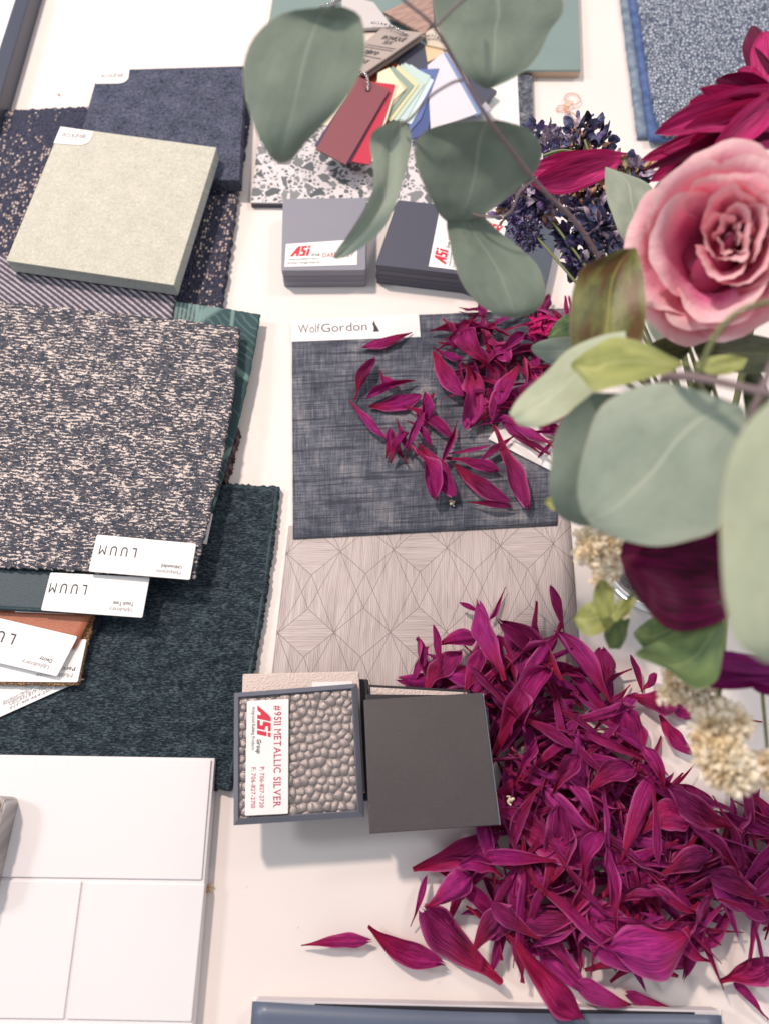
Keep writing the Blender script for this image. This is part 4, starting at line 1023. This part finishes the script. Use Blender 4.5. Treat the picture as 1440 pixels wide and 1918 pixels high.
hero([(945, 1275, 895, 1132, 46), (1050, 1275, 935, 1165, 62), (1148, 1322, 1040, 1186, 62, 'broad purple petal at the top edge of the large heap'), (786, 1300, 862, 1222, 42), (820, 1210, 890, 1195, 36), (752, 1300, 800, 1213, 20), (822, 1268, 812, 1172, 16),
      (946, 1100, 915, 1160, 14, 'thin dark petal pointing up at the very top of the heap'), (1055, 1188, 1030, 1098, 20, 'thin upright petal alone on the diamond wallpaper'), (900, 1150, 860, 1130, 12), (1195, 1445, 1165, 1318, 78), (1015, 1678, 1045, 1512, 76, 'large upright purple petal in the middle of the heap'),
      (1152, 1745, 1130, 1588, 44), (1290, 1740, 1145, 1775, 94, 'broad crumpled bright purple petal near the bottom of the heap'), (945, 1745, 1085, 1902, 84, 'big magenta petal reaching over the blue book'), (938, 1832, 790, 1700, 74), (773, 1629, 935, 1556, 48, 'long petal reaching left under the black sample'),
      (690, 1733, 828, 1802, 58, 'dark petal stretching left from the heap'), (565, 1770, 692, 1762, 26, 'single small petal lying alone on the bare table'), (768, 1735, 798, 1640, 16), (1386, 1557, 1250, 1478, 60), (1030, 1492, 1080, 1418, 50), (1095, 1492, 1185, 1438, 54), (960, 1472, 1002, 1388, 30),
      (972, 1345, 1076, 1402, 24), (1020, 1412, 1156, 1426, 26), (1436, 1910, 1372, 1838, 22, 'thin red petal lying apart at the lower right corner'), (1345, 1836, 1450, 1800, 60, 'petal lying apart right of the heap near the corner'), (1172, 1304, 1272, 1322, 46, 'purple petal pointing right beneath the cream flowers'), (1330, 1345, 1258, 1322, 34), (1200, 1298, 1178, 1228, 15, 'thin upright petal in the white gap above the heap'),
      (1196, 1296, 1226, 1262, 18), (1232, 1340, 1292, 1412, 34), (1425, 1352, 1340, 1330, 22), (1120, 1300, 1125, 1215, 44), (870, 1300, 900, 1215, 34), (800, 1700, 880, 1640, 50), (880, 1790, 960, 1700, 46), (1180, 1880, 1080, 1840, 40), (1260, 1888, 1170, 1860, 22, 'thin red petal lying on the top edge of the book'),
      (1330, 1800, 1250, 1740, 50), (1440, 1700, 1330, 1640, 50), (1230, 1640, 1330, 1600, 46), (1200, 1560, 1290, 1540, 60), (1090, 1640, 1130, 1560, 44), (1380, 1640, 1300, 1560, 44), (940, 1640, 860, 1620, 44), (1010, 1760, 920, 1690, 40), (1240, 1480, 1200, 1400, 44), (1120, 1560, 1060, 1470, 40)], LA, GA, .003)

_cp = P(1012, 618, .016); _t = thing('coral_flower', 'bright coral pink flower remnant at the top right of the small petal cluster', 'flower', _cp)
_r = random.Random(9)
M['coral'] = Mt('coral_pink_petal').fin((.52, .012, .15, 1), .5, spec=.25, trans=.15)
def _late():
    for k in range(34):
        a = _r.uniform(0, 6.28); L = _r.uniform(.006, .019)
        fpetal(_t, _cp + Vector((_r.uniform(-.012, .010), _r.uniform(-.007, .007), _r.uniform(-.003, .004))), _cp + Vector((math.cos(a) * L, math.sin(a) * L, _r.uniform(-.002, .010))), _r.uniform(.002, .0045), M['coral'], Vector((0, 0, 1)), k, .3, .15)
# small dry crumbs
def crumb(px, py, z, label, r=.0022, n=14):
    rnd = random.Random(int(px)); bm = bmesh.new(); c = P(px, py, z)
    for k in range(n):
        ball(bm, c + Vector((rnd.gauss(0, r * .6), rnd.gauss(0, r * .6), rnd.uniform(.0005, r))), rnd.uniform(.0005, .0011), 1)
    for v in bm.verts: v.co += Vector((rnd.uniform(-1, 1), rnd.uniform(-1, 1), rnd.uniform(-1, 1))) * .0003
    vs = [v.co.copy() for v in bm.verts]; bm.verts.index_update(); fs = [[v.index for v in f.verts] for f in bm.faces]; bm.free()
    o = mk('dried_floret', vs, fs, M['floretbrown'] if px < 500 else M['floret'], None); tagit(o, label, 'dried floret')
crumb(393, 1663, .001, 'tiny brown dried floret beside the white tile board', .003)
crumb(112, 178, .0004, 'tiny dark speck on the bare table above the carpet tile', .0009, 4)
crumb(847, 943, .0035, 'tiny tan dried floret on the blue weave swatch')
crumb(953, 1500, .0330, 'tiny cream dried floret among the petals beside the black sample', .0022)

# ------------------------------------------------------------------ bouquet
VB = P(1235, 1035, 0.0); VB.z = 0; VT = .125; VR = .050
def lathe(name, prof, c, mat, parent, n=64, smooth=True):
    vs, fs = [], []
    for r, z in prof:
        for a in range(n): vs.append((c.x + r * math.cos(2 * PI * a / n), c.y + r * math.sin(2 * PI * a / n), c.z + z))
    m_ = len(prof)
    for k in range(m_ - 1):
        for a in range(n):
            b = (a + 1) % n; fs.append((k * n + a, k * n + b, (k + 1) * n + b, (k + 1) * n + a))
    fs.append(list(range(n))[::-1]); fs.append([(m_ - 1) * n + a for a in range(n)])
    return mk(name, vs, fs, mat, parent, None, smooth)
o = lathe('glass_vase', [(VR * .93, .0005), (VR * .99, .002), (VR, .006), (VR * .97, .03), (VR * .9, VT), (VR * .85, VT), (VR * .92, .03), (VR * .93, .014), (VR * .86, .0105), (VR * .4, .0095)], VB, M['glass'], None)
tagit(o, 'round clear glass vase holding the bouquet', 'vase')

def surf(name, grid, mat, parent, uvs=None, th=.0003):
    nj = len(grid); ni = len(grid[0]); vs = [p for row in grid for p in row]
    uv = [(j / (nj - 1), i / (ni - 1)) for j in range(nj) for i in range(ni)]
    fs = [(j * ni + i, (j + 1) * ni + i, (j + 1) * ni + i + 1, j * ni + i + 1) for j in range(nj - 1) for i in range(ni - 1)]
    return mk(name, vs, fs, mat, parent, uv, True)
def strip_leaf(name, st, mat, parent, zc=0.0, nl=26, nc=12, fold=.10, wave=.0012, seed=0):
    """st: rows (Lx,Ly,Rx,Ry,z) of the blade from stalk to tip; fold raises the two halves off the midrib"""
    Ls = [P(a, b, z) for a, b, c, d, z in st]; Rs = [P(c, d, z) for a, b, c, d, z in st]
    grid = []
    for j in range(nl + 1):
        t = j / nl; L = cat(Ls, t); R = cat(Rs, t); W = (R - L).length; row = []
        nrm = (CAM - (L + R) / 2).normalized()
        for i in range(nc + 1):
            s = i / nc; p = L.lerp(R, s); x = abs(s - .5) * 2
            p = p + nrm * (W * fold * (x - .5) + zc * W * (1 - x * x)) + nrm * wave * math.sin(t * 9 + s * 4 + seed) * x
            row.append(p)
        grid.append(row)
    return surf(name, grid, mat, parent)
def Z(st, z0, z1): return [tuple(s) + (z0 + (z1 - z0) * k / (len(st) - 1),) for k, s in enumerate(st)]
MOUTH = VB + Vector((0, 0, VT * .8))
# eucalyptus branch with the five grey green leaves
t = thing('eucalyptus_branch', 'long eucalyptus branch with grey green leaves reaching over the samples', 'branch', MOUTH)
spx = [(690, -70, .330), (754, -2, .322), (810, 47, .315), (854, 120, .302), (912, 220, .288), (1009, 348, .262), (1082, 422, .245), (1140, 520, .225), (1190, 620, .21), (1230, 760, .17)]
tube('stem', [P(a, b, z) for a, b, z in spx] + [MOUTH], .0006, M['stem'], t, 8, .0015)
Lf = [
 (Z([(600, 14, 642, 12), (530, 25, 675, 30), (480, 65, 684, 80), (458, 115, 680, 120), (457, 165, 660, 165), (466, 205, 633, 205), (480, 245, 600, 240), (495, 275, 570, 272), (512, 300, 552, 295), (527, 306, 535, 305)], .325, .285), [(700, -60, .330), (655, -20, .328), (620, 14, .325)]),
 (Z([(880, -60, 980, -60), (825, -30, 1035, -30), (810, 0, 1052, -2), (814, 30, 1052, 26), (824, 58, 1030, 56), (840, 92, 1012, 95), (862, 128, 985, 130), (885, 152, 950, 152), (908, 166, 918, 166)], .31, .285), [(815, 50, .315), (850, 15, .318), (880, -10, .312)]),
 (Z([(890, 226, 940, 226), (830, 234, 985, 240), (790, 250, 1008, 265), (776, 280, 1013, 292), (779, 310, 1003, 320), (793, 345, 975, 350), (810, 380, 940, 378), (822, 402, 902, 404), (838, 417, 855, 416)], .285, .245), [(935, 228, .285), (925, 226, .287), (915, 232, .285)]),
 (Z([(735, 226, 757, 226), (700, 245, 768, 245), (693, 270, 769, 275), (699, 310, 762, 312), (699, 350, 751, 352), (688, 380, 738, 390), (668, 415, 720, 425), (648, 445, 692, 453), (630, 470, 655, 478), (624, 482, 630, 485)], .275, .235), [(872, 150, .298), (848, 154, .297), (806, 180, .292), (775, 215, .285), (752, 235, .275)]),
 (Z([(850, 386, 878, 385), (838, 400, 897, 398), (836, 425, 924, 425), (842, 455, 952, 448), (848, 485, 985, 475), (858, 515, 1008, 502), (872, 542, 1018, 535), (893, 567, 1018, 562), (922, 586, 1000, 585), (948, 595, 970, 595)], .25, .225), [(1000, 336, .265), (972, 360, .262), (952, 400, .256), (900, 405, .252), (866, 388, .25)])]
for k, (stn, pet) in enumerate(Lf):
    lf = strip_leaf('leaf', stn, M['euc2'] if k == 3 else M['euc'], t, zc=.04, fold=(.02, .03, .03, .30, .06)[k], seed=k)
    tube('stalk', [P(a, b, z) for a, b, z in pet], .0006, M['stem'], lf, 6)
# second branch, pale leaves close to the camera
t = thing('eucalyptus_branch', 'pale eucalyptus branch with broad blurred leaves at the right edge', 'branch', MOUTH + Vector((.004, 0, 0)))
tube('stem', [P(1460, 742, .325), P(1400, 728, .32), P(1330, 712, .31), P(1270, 705, .30), P(1240, 720, .27), P(1250, 800, .22), MOUTH], .0012, M['stem'], t, 8, .0022)
strip_leaf('leaf', Z([(1110, 735, 1250, 740), (1062, 775, 1250, 790), (1038, 815, 1240, 850), (1030, 870, 1230, 900), (1030, 925, 1200, 940), (1045, 965, 1150, 965), (1085, 985, 1110, 985)], .27, .24), M['euc'], t, .03, seed=2, fold=.02)
strip_leaf('leaf', Z([(1385, 758, 1395, 770), (1320, 735, 1397, 800), (1245, 716, 1372, 860), (1178, 730, 1352, 935), (1125, 762, 1345, 990), (1100, 820, 1290, 1012), (1084, 880, 1225, 1023), (1080, 925, 1160, 1010), (1088, 960, 1112, 990)], .305, .26), M['euc2'], t, .03, seed=3, fold=.02)
strip_leaf('leaf', Z([(1170, 620, 1180, 700), (1122, 629, 1140, 722), (1064, 655, 1111, 737), (1024, 695, 1062, 775), (990, 725, 1035, 790), (965, 752, 1000, 801), (953, 775, 970, 797)], .27, .25), M['euc3'], t, .03, seed=4, fold=.04)
strip_leaf('leaf', Z([(1450, 745, 1600, 760), (1400, 790, 1640, 850), (1365, 860, 1660, 950), (1350, 940, 1650, 1040), (1349, 1040, 1630, 1120), (1357, 1130, 1590, 1180), (1382, 1205, 1550, 1230), (1430, 1240, 1500, 1255)], .345, .315), M['euc3'], t, .05, seed=5, fold=.02)
tube('side_stem', [P(1500, 560, .32), P(1400, 575, .325), P(1345, 620, .32), P(1310, 690, .31), P(1290, 712, .30)], .0010, M['gstem'], t, 8)
tube('side_stem', [P(1470, 600, .30), P(1430, 720, .31), P(1400, 800, .30), P(1390, 900, .25), MOUTH], .0012, M['stem'], t, 8)
def sprig(name, label, cat_, stns, mat, stemend, zc=.03, fold=.05, stem=True):
    t = thing(name, label, cat_, MOUTH + Vector((RP.uniform(-.01, .01), RP.uniform(-.01, .01), 0)))
    for k, s in enumerate(stns): strip_leaf('leaf', s, mat, t, zc, fold=fold, seed=k * 1.7)
    if stem: tube('stem', [P(*stemend), (P(*stemend) + MOUTH) / 2 + Vector((0, 0, .02)), MOUTH], .0009, M['gstem'], t, 6, .0014)
    return t
sprig('olive_leaf_sprig', 'olive and brown drying leaf left of the pink rose', 'leaf sprig', [Z([(1165, 466, 1190, 464), (1125, 482, 1200, 495), (1090, 502, 1206, 535), (1073, 540, 1208, 575), (1067, 590, 1207, 610), (1068, 640, 1200, 645), (1080, 690, 1180, 680)], .262, .25)], M['olive'], (1130, 690, .25), .0, .18)
sprig('leaf_sprig', 'yellow green pointed leaf below the rose', 'leaf sprig', [Z([(1280, 680, 1280, 684), (1250, 665, 1245, 700), (1200, 640, 1190, 715), (1150, 632, 1140, 727), (1110, 650, 1112, 733), (1078, 672, 1085, 705), (1068, 684, 1070, 690)], .285, .275), Z([(1300, 678, 1300, 684), (1330, 668, 1325, 700), (1370, 664, 1360, 702), (1400, 672, 1390, 690)], .27, .27)], M['lime'], (1285, 682, .28), .03, .08)
sprig('leaf_sprig', 'pale grey green leaf tucked behind the rose', 'leaf sprig', [Z([(1133, 312, 1150, 318), (1132, 335, 1215, 345), (1135, 370, 1230, 390), (1147, 405, 1230, 430), (1162, 443, 1225, 465), (1185, 470, 1220, 480)], .20, .20), Z([(1200, 520, 1300, 520), (1205, 570, 1310, 570), (1212, 610, 1310, 610), (1235, 650, 1300, 650)], .20, .19)], M['euc2'], (1210, 480, .20))
sprig('leaf_sprig', 'small slate grey leaf above the cluster of petals', 'leaf sprig', [Z([(1130, 628, 1130, 690), (1060, 631, 1060, 684), (1020, 636, 1030, 681), (998, 645, 1005, 668), (993, 652, 994, 656)], .19, .18)], M['euc'], (1130, 660, .19))
sprig('leaf_sprig', 'fresh light green leaf under the olive leaf', 'leaf sprig', [Z([(1080, 575, 1085, 640), (1062, 588, 1066, 634), (1042, 602, 1046, 634), (1024, 630, 1028, 636)], .17, .16)], M['green'], (1080, 610, .17))
sprig('leaf_sprig', 'blurred light green lobed leaves beside the cream flowers', 'leaf sprig', [
    Z([(1140, 1150, 1150, 1165), (1120, 1130, 1135, 1180), (1100, 1128, 1105, 1192), (1085, 1140, 1085, 1180), (1072, 1158, 1074, 1162)], .205, .20), Z([(1125, 1160, 1150, 1150), (1110, 1130, 1150, 1110), (1112, 1105, 1140, 1095), (1122, 1085, 1126, 1084)], .21, .21), Z([(1140, 1150, 1150, 1165), (1160, 1125, 1175, 1150), (1180, 1120, 1186, 1135), (1192, 1118, 1193, 1121)], .21, .21)], M['lime'], (1145, 1155, .205))
sprig('leaf_sprig', 'blurred dark green leaves beneath the plum petal', 'leaf sprig', [
    Z([(1160, 1150, 1180, 1160), (1135, 1165, 1175, 1175), (1130, 1190, 1172, 1195), (1140, 1215, 1160, 1216)], .195, .185),
    Z([(1350, 1125, 1358, 1180), (1310, 1145, 1352, 1230), (1270, 1180, 1340, 1275), (1225, 1205, 1300, 1290), (1200, 1215, 1250, 1255), (1188, 1225, 1195, 1232)], .235, .215),
    Z([(1290, 1150, 1300, 1200), (1250, 1145, 1262, 1215), (1215, 1160, 1220, 1225), (1185, 1185, 1188, 1195)], .205, .20)], M['green'], (1350, 1150, .23))
sprig('leaf_sprig', 'tiny yellow green leaf tip at the left of the broad leaves', 'leaf sprig', [Z([(1060, 925, 1060, 955), (1035, 928, 1035, 956), (1018, 938, 1019, 944)], .22, .22)], M['lime'], (1060, 940, .22), stem=True)

sprig('leaf_sprig', 'dark shaded leaves tangled right under the rose', 'leaf sprig', [Z([(1300, 640, 1300, 660), (1340, 625, 1345, 690), (1400, 625, 1405, 700), (1470, 640, 1470, 690)], .225, .225), Z([(1290, 645, 1290, 660), (1260, 630, 1255, 690), (1225, 640, 1222, 690), (1205, 660, 1206, 666)], .22, .21),
    Z([(1340, 690, 1345, 700), (1310, 700, 1330, 740), (1290, 740, 1330, 770), (1300, 790, 1310, 792)], .21, .21), Z([(1420, 690, 1425, 700), (1400, 690, 1440, 740), (1390, 730, 1430, 780), (1400, 800, 1405, 802)], .21, .21)], M['darkleaf'], (1300, 650, .21))
# rose
RC = P(1338, 462, .262)
wa = (CAM - RC).normalized(); wa = (wa + Vector((-.10, .05, .12))).normalized()
ua = UP.cross(wa).normalized() * 1.0; ua = RT - wa * RT.dot(wa); ua.normalize(); va = wa.cross(ua)
t = thing('rose', 'large pink rose with cream edged petals in the bouquet', 'rose', RC - wa * .03)
def rose_petal(th0, span, r0, r1, h0, h1, lip, seed, off=(0, 0), squash=1.0):
    rnd = random.Random(seed); nt, nth = 16, 20; grid = []
    a_, b_ = rnd.uniform(0, 6), rnd.uniform(0, 6)
    for j in range(nt + 1):
        t_ = j / nt; row = []
        for i in range(nth + 1):
            s = i / nth * 2 - 1
            edge = 1 - .30 * abs(s) ** 3
            tt = t_ * edge
            th = th0 + span * s * (.55 + .45 * math.sin(min(1, t_ * 1.5) * PI / 2))
            r = r0 + (r1 - r0) * math.sin(tt * PI / 2) ** .8
            h = h0 + (h1 - h0) * tt
            if tt > .72:
                k = (tt - .72) / .28; r += lip * k * k; h -= abs(lip) * .55 * k * k * k
            nz_ = mnoise.noise(Vector((th * 2.2, t_ * 2.5, seed)))
            r += (.0009 * math.sin(th * 4 + a_) + .0022 * nz_) * t_ + .0003 * math.sin(th * 19 + b_) * t_ ** 4
            h += (.0014 * math.sin(th * 3 + b_) + .0016 * nz_) * t_ ** 2
            row.append(RC + ua * (off[0] + r * math.cos(th)) + va * (off[1] + r * math.sin(th) * squash) + wa * h)
        grid.append(row)
    return surf('rose_petal', grid, M['rose'], t)
R_ = math.radians
for k in range(5): rose_petal(R_(72 * k + 20), R_(54), .012, .0338 + .0016 * (k % 2), -.030, -.003, .0075, 10 + k, (0, 0), 1.06)
for k in range(5): rose_petal(R_(72 * k + 55), R_(52), .010, .0298 + .001 * (k % 3), -.028, .005, .0065, 30 + k, (0, 0), 1.06)
for k, (a, r) in enumerate([(170, .0240), (-75, .0245), (75, .0235), (0, .0225)]): rose_petal(R_(a), R_(62), .010, r, -.026, .009, .0050, 50 + k, (.0015, 0), 1.15)
for k, (a, r) in enumerate([(-30, .0175), (45, .0165), (100, .0135), (-100, .0130), (10, .0120), (175, .0095), (60, .0085), (-60, .0075), (0, .0058), (130, .0048), (-130, .0040), (20, .0028)]):
    rose_petal(R_(a), R_(72), .005, r, -.024, .0120 - .0003 * k, .0022, 70 + k, (.0062, .0035), 1.22)
lathe('bud_core', [(.008, -.030), (.009, -.020), (.006, -.010), (.002, -.002), (.001, .001)], RC + ua * .0062 + va * .0035, M['rose'], t, 20)
o = lathe('receptacle', [(.004, -.012), (.018, -.004), (.020, .002), (.014, .004)], RC - wa * .028, M['rose'], t, 24)
lathe('calyx', [(.002, 0), (.009, .004), (.013, .010), (.011, .016)], RC - wa * .038 - Vector((0, 0, .008)), M['gstem'], t, 16)
tube('stem', [RC - wa * .034, RC - wa * .06, (RC + MOUTH) / 2 - Vector((0, 0, .02)), MOUTH], .0022, M['gstem'], t, 8)

# generic long petals of a flower, as parts
def fpetal(parent, B, T, W, mat, up, seed, cup=.25, arch=.15):
    rnd = random.Random(seed); d = T - B; L = d.length; x = d.normalized(); y = up.cross(x).normalized(); z = x.cross(y)
    mx = rnd.uniform(.5, .72); tw = rnd.uniform(-.5, .5); ph_ = rnd.uniform(0, 6); grid = []
    for j in range(19):
        t_ = j / 18
        w = .16 + .84 * math.sin(t_ / mx * PI / 2) if t_ < mx else .06 + .94 * math.cos((t_ - mx) / (1 - mx) * PI / 2) ** .7
        row = []
        for i in range(9):
            s = i / 4 - 1; yy = s * w * W / 2; zz = (cup * s * s * w + .04 * math.cos(s * 8 + ph_) * w + .05 * math.sin(t_ * 13 + s * 3 + ph_) * abs(s)) * W
            a = tw * (t_ - .3); yy, zz = yy * math.cos(a) - zz * math.sin(a), yy * math.sin(a) + zz * math.cos(a)
            row.append(B + x * (t_ * L) + y * yy + z * (zz + arch * L * math.sin(PI * t_) ))
        grid.append(row)
    return surf('petal', grid, mat, parent)
_late()
PC = P(1490, 215, .235)
t = thing('peony', 'deep magenta peony with narrow pointed petals behind the rose', 'peony', PC)
lathe('heart', [(.004, -.012), (.016, -.008), (.020, 0), (.014, .008), (.004, .011)], PC, M['plum'], t, 20)
tg = [(1412, 88, 14), (1200, 300, 40), (1225, 250, 48), (1250, 225, 50), (1290, 190, 60), (1310, 165, 44), (1340, 150, 50), (1380, 135, 44), (1420, 110, 60), (1205, 318, 30), (1260, 320, 60), (1300, 280, 70), (1340, 240, 66), (1240, 285, 46), (1290, 330, 60), (1330, 200, 54), (1360, 300, 70), (1390, 170, 60), (1405, 50, 40), (1430, 60, 50), (1280, 240, 44), (1400, 260, 60), (1216, 340, 40), (1320, 310, 50)]
rp = random.Random(3)
tg += [(rp.uniform(1215, 1420), 0, rp.uniform(12, 30)) for _ in range(22)]
tg = [(a, b if b else 318 - (a - 1200) * .95 + rp.uniform(-10, 110), w) for a, b, w in tg]
for k, (a, b, w) in enumerate(tg):
    zt = .235 + rp.uniform(-.02, .022); T = P(a, b, zt); B = PC + Vector((rp.uniform(-.016, .0), rp.uniform(-.012, .012), rp.uniform(-.01, .01)))
    fpetal(t, B, T, w * .00031, M['peony'] if k % 3 else M['plum'], (CAM - PC).normalized(), 300 + k, rp.uniform(.1, .35), rp.uniform(0, .12))
tube('stem', [PC - Vector((0, 0, .01)), (PC + MOUTH) / 2, MOUTH], .002, M['gstem'], t, 8)
# other magenta flower pieces
def flower(label, c, tips, mat, name='dahlia', stem=True, w0=.00033):
    C_ = P(*c); t = thing(name, label, 'flower', C_)
    for k, (a, b, z, w) in enumerate(tips): fpetal(t, C_ + Vector((rp.uniform(-.003, .003), rp.uniform(-.003, .003), 0)), P(a, b, z), w * w0, mat, (CAM - C_).normalized(), 500 + k + int(c[0]), .18, .06)
    if stem: tube('stem', [C_, (C_ + MOUTH) / 2 + Vector((0, 0, .01)), MOUTH], .0016, M['gstem'], t, 6)
    return t
flower('dark plum flower with smooth broad petals below the pale leaves', (1420, 1075, .235), [(1162, 1030, .228, 165), (1178, 1068, .222, 120)], M['plum'], w0=.00036)
flower('violet magenta flower peeping out at the right edge', (1500, 1265, .20), [(1262, 1225, .205, 26), (1256, 1250, .20, 24), (1300, 1275, .195, 30), (1340, 1240, .20, 36), (1410, 1290, .195, 40)], M['violet'])
C_ = P(1000, 350, .165)
flower('single magenta petal spray caught among the dried blue flowers', (1165, 292, .185), [(996, 346, .180, 62), (985, 322, .178, 40)], M['peony'], 'magenta_spray', True, .00036)

# dried blue clusters: many crumpled small petals on a stalk
def cluster(label, pts, n, mats, name='dried_flower', size=(.0045, .0098), parts=True, spread=1.0):
    """pts: (px,py,z,radius_px) blobs"""
    c0 = P(pts[0][0], pts[0][1], pts[0][2]); t = thing(name, label, 'dried flower', c0)
    rnd = random.Random(int(pts[0][0] * 7 + pts[0][1])); vs, fs, fm = [], [], []
    wts = [p[3] ** 2 for p in pts]
    for k in range(n):
        p = rnd.choices(pts, wts)[0]; c = P(p[0], p[1], p[2]); r = p[3] * (c - CAM).dot(FW) / FPX
        dv = Vector((rnd.gauss(0, 1), rnd.gauss(0, 1), rnd.gauss(0, 1))).normalized() * r * rnd.uniform(.35, 1) * spread
        pos = c + dv; s = rnd.uniform(*size); out = (dv.normalized() + Vector((rnd.uniform(-.8, .8), rnd.uniform(-.8, .8), rnd.uniform(-.8, .8)))).normalized()
        a = out.orthogonal().normalized(); an = rnd.uniform(0, 6.3); a = Matrix.Rotation(an, 3, out) @ a; b = out.cross(a)
        i0 = len(vs); bend = rnd.uniform(-.6, .9)
        for j in range(4):
            tt = j / 3; w = (.35, 1, .9, .25)[j]
            for i in range(3):
                ss = i - 1; vs.append(pos + out * s * tt + a * ss * w * s * .38 + b * s * (bend * tt * tt * .6 + .22 * ss * ss * w + rnd.uniform(-.07, .07)))
        mi = rnd.choice(mats)
        for j in range(3):
            for i in range(2): fs.append((i0 + j * 3 + i, i0 + j * 3 + i + 1, i0 + j * 3 + i + 4, i0 + j * 3 + i + 3)); fm.append(mi)
    o = mk('blossom', vs, fs, None, t, None, True, M['dv'], fm)
    tube('stem', [c0, (c0 + MOUTH) / 2 + Vector((0, 0, .015)), MOUTH], .0008, M['gstem'], t, 6, .0012)
    return t
cluster('dried violet blue flower with brown bits at the top of the group', [(1075, 265, .15, 26), (1105, 262, .15, 30), (1120, 285, .15, 22), (1085, 240, .155, 18), (1060, 275, .148, 16), (1128, 262, .15, 14)], 200, [0, 0, 1, 2, 2, 4, 4, 3])
cluster('small sparse violet dried flower beside the large eucalyptus leaf', [(1012, 258, .14, 20), (1028, 275, .14, 18), (1002, 245, .14, 12), (1022, 245, .14, 8)], 80, [0, 1, 2, 2])
cluster('dried blue flower at the left of the group under the stem', [(1000, 370, .16, 32), (965, 378, .158, 24), (1025, 390, .16, 26), (945, 395, .155, 12), (1005, 350, .165, 18)], 220, [0, 0, 1, 2, 2, 0, 3])
cluster('fuzzy deep violet dried flower hanging over the pebbled sample', [(980, 415, .155, 32), (990, 445, .15, 26), (968, 400, .155, 22)], 900, [1, 1, 0, 4, 1], size=(.0014, .003))
cluster('dark brown and blue dried flower in the middle of the group', [(1080, 350, .155, 34), (1115, 370, .155, 34), (1060, 335, .155, 20), (1095, 395, .16, 26), (1130, 345, .16, 20)], 240, [0, 2, 2, 3, 0, 4, 3])
cluster('dried navy flower hanging lowest in the group', [(1075, 430, .15, 26), (1085, 465, .15, 24), (1080, 495, .148, 18), (1062, 450, .15, 14)], 190, [0, 0, 2, 4, 1])
cluster('dried navy flower between the stem and the olive leaf', [(1125, 430, .165, 30), (1140, 455, .165, 22), (1115, 410, .168, 20)], 170, [0, 0, 2, 2, 0])
cluster('brownish papery dried flower left of the rose', [(1165, 325, .175, 22), (1185, 335, .175, 20), (1150, 318, .175, 14), (1195, 320, .175, 14)], 150, [3, 2, 2, 3, 0])
tube_g = thing('green_tendril', 'thin curved green tendril crossing the dried blue flowers', 'tendril', P(1110, 300, .16))
tube('stem', [P(1016, 292, .165), P(1050, 282, .17), P(1085, 288, .168), P(1105, 300, .165), P(1150, 380, .16), MOUTH], .0010, M['gstem'], tube_g, 6)
tube('side_shoot', [P(1108, 300, .165), P(1100, 280, .168), P(1094, 262, .17)], .0008, M['gstem'], tube_g, 6)

# cream flower heads
M['dv'] += [M['floret'], M['floretbrown']]
def cream(label, blobs, z):
    cluster(label, [(a, b, z, r) for a, b, r in blobs], int(sum(r * r for _, _, r in blobs) * .42), [5], 'cream_flower', (.0020, .0040))
cream('upper cream flower head left of the plum flower', [(1108, 1030, 28), (1135, 1062, 24), (1100, 1005, 18), (1140, 1030, 20), (1130, 1095, 16), (1150, 1010, 14), (1165, 1140, 10)], .20)
cream('middle cream flower head below the dark green leaves', [(1265, 1275, 22), (1250, 1300, 16), (1290, 1300, 20), (1315, 1320, 18), (1330, 1300, 14)], .185)
cream('largest cream flower head over the heap of petals', [(1340, 1370, 42), (1350, 1420, 44), (1375, 1445, 40), (1330, 1405, 30), (1390, 1360, 16), (1360, 1340, 26)], .195)
cream('cut off cream flower head at the right edge', [(1440, 1440, 26), (1455, 1460, 26)], .185)

bpy.data.objects.remove(_fo)
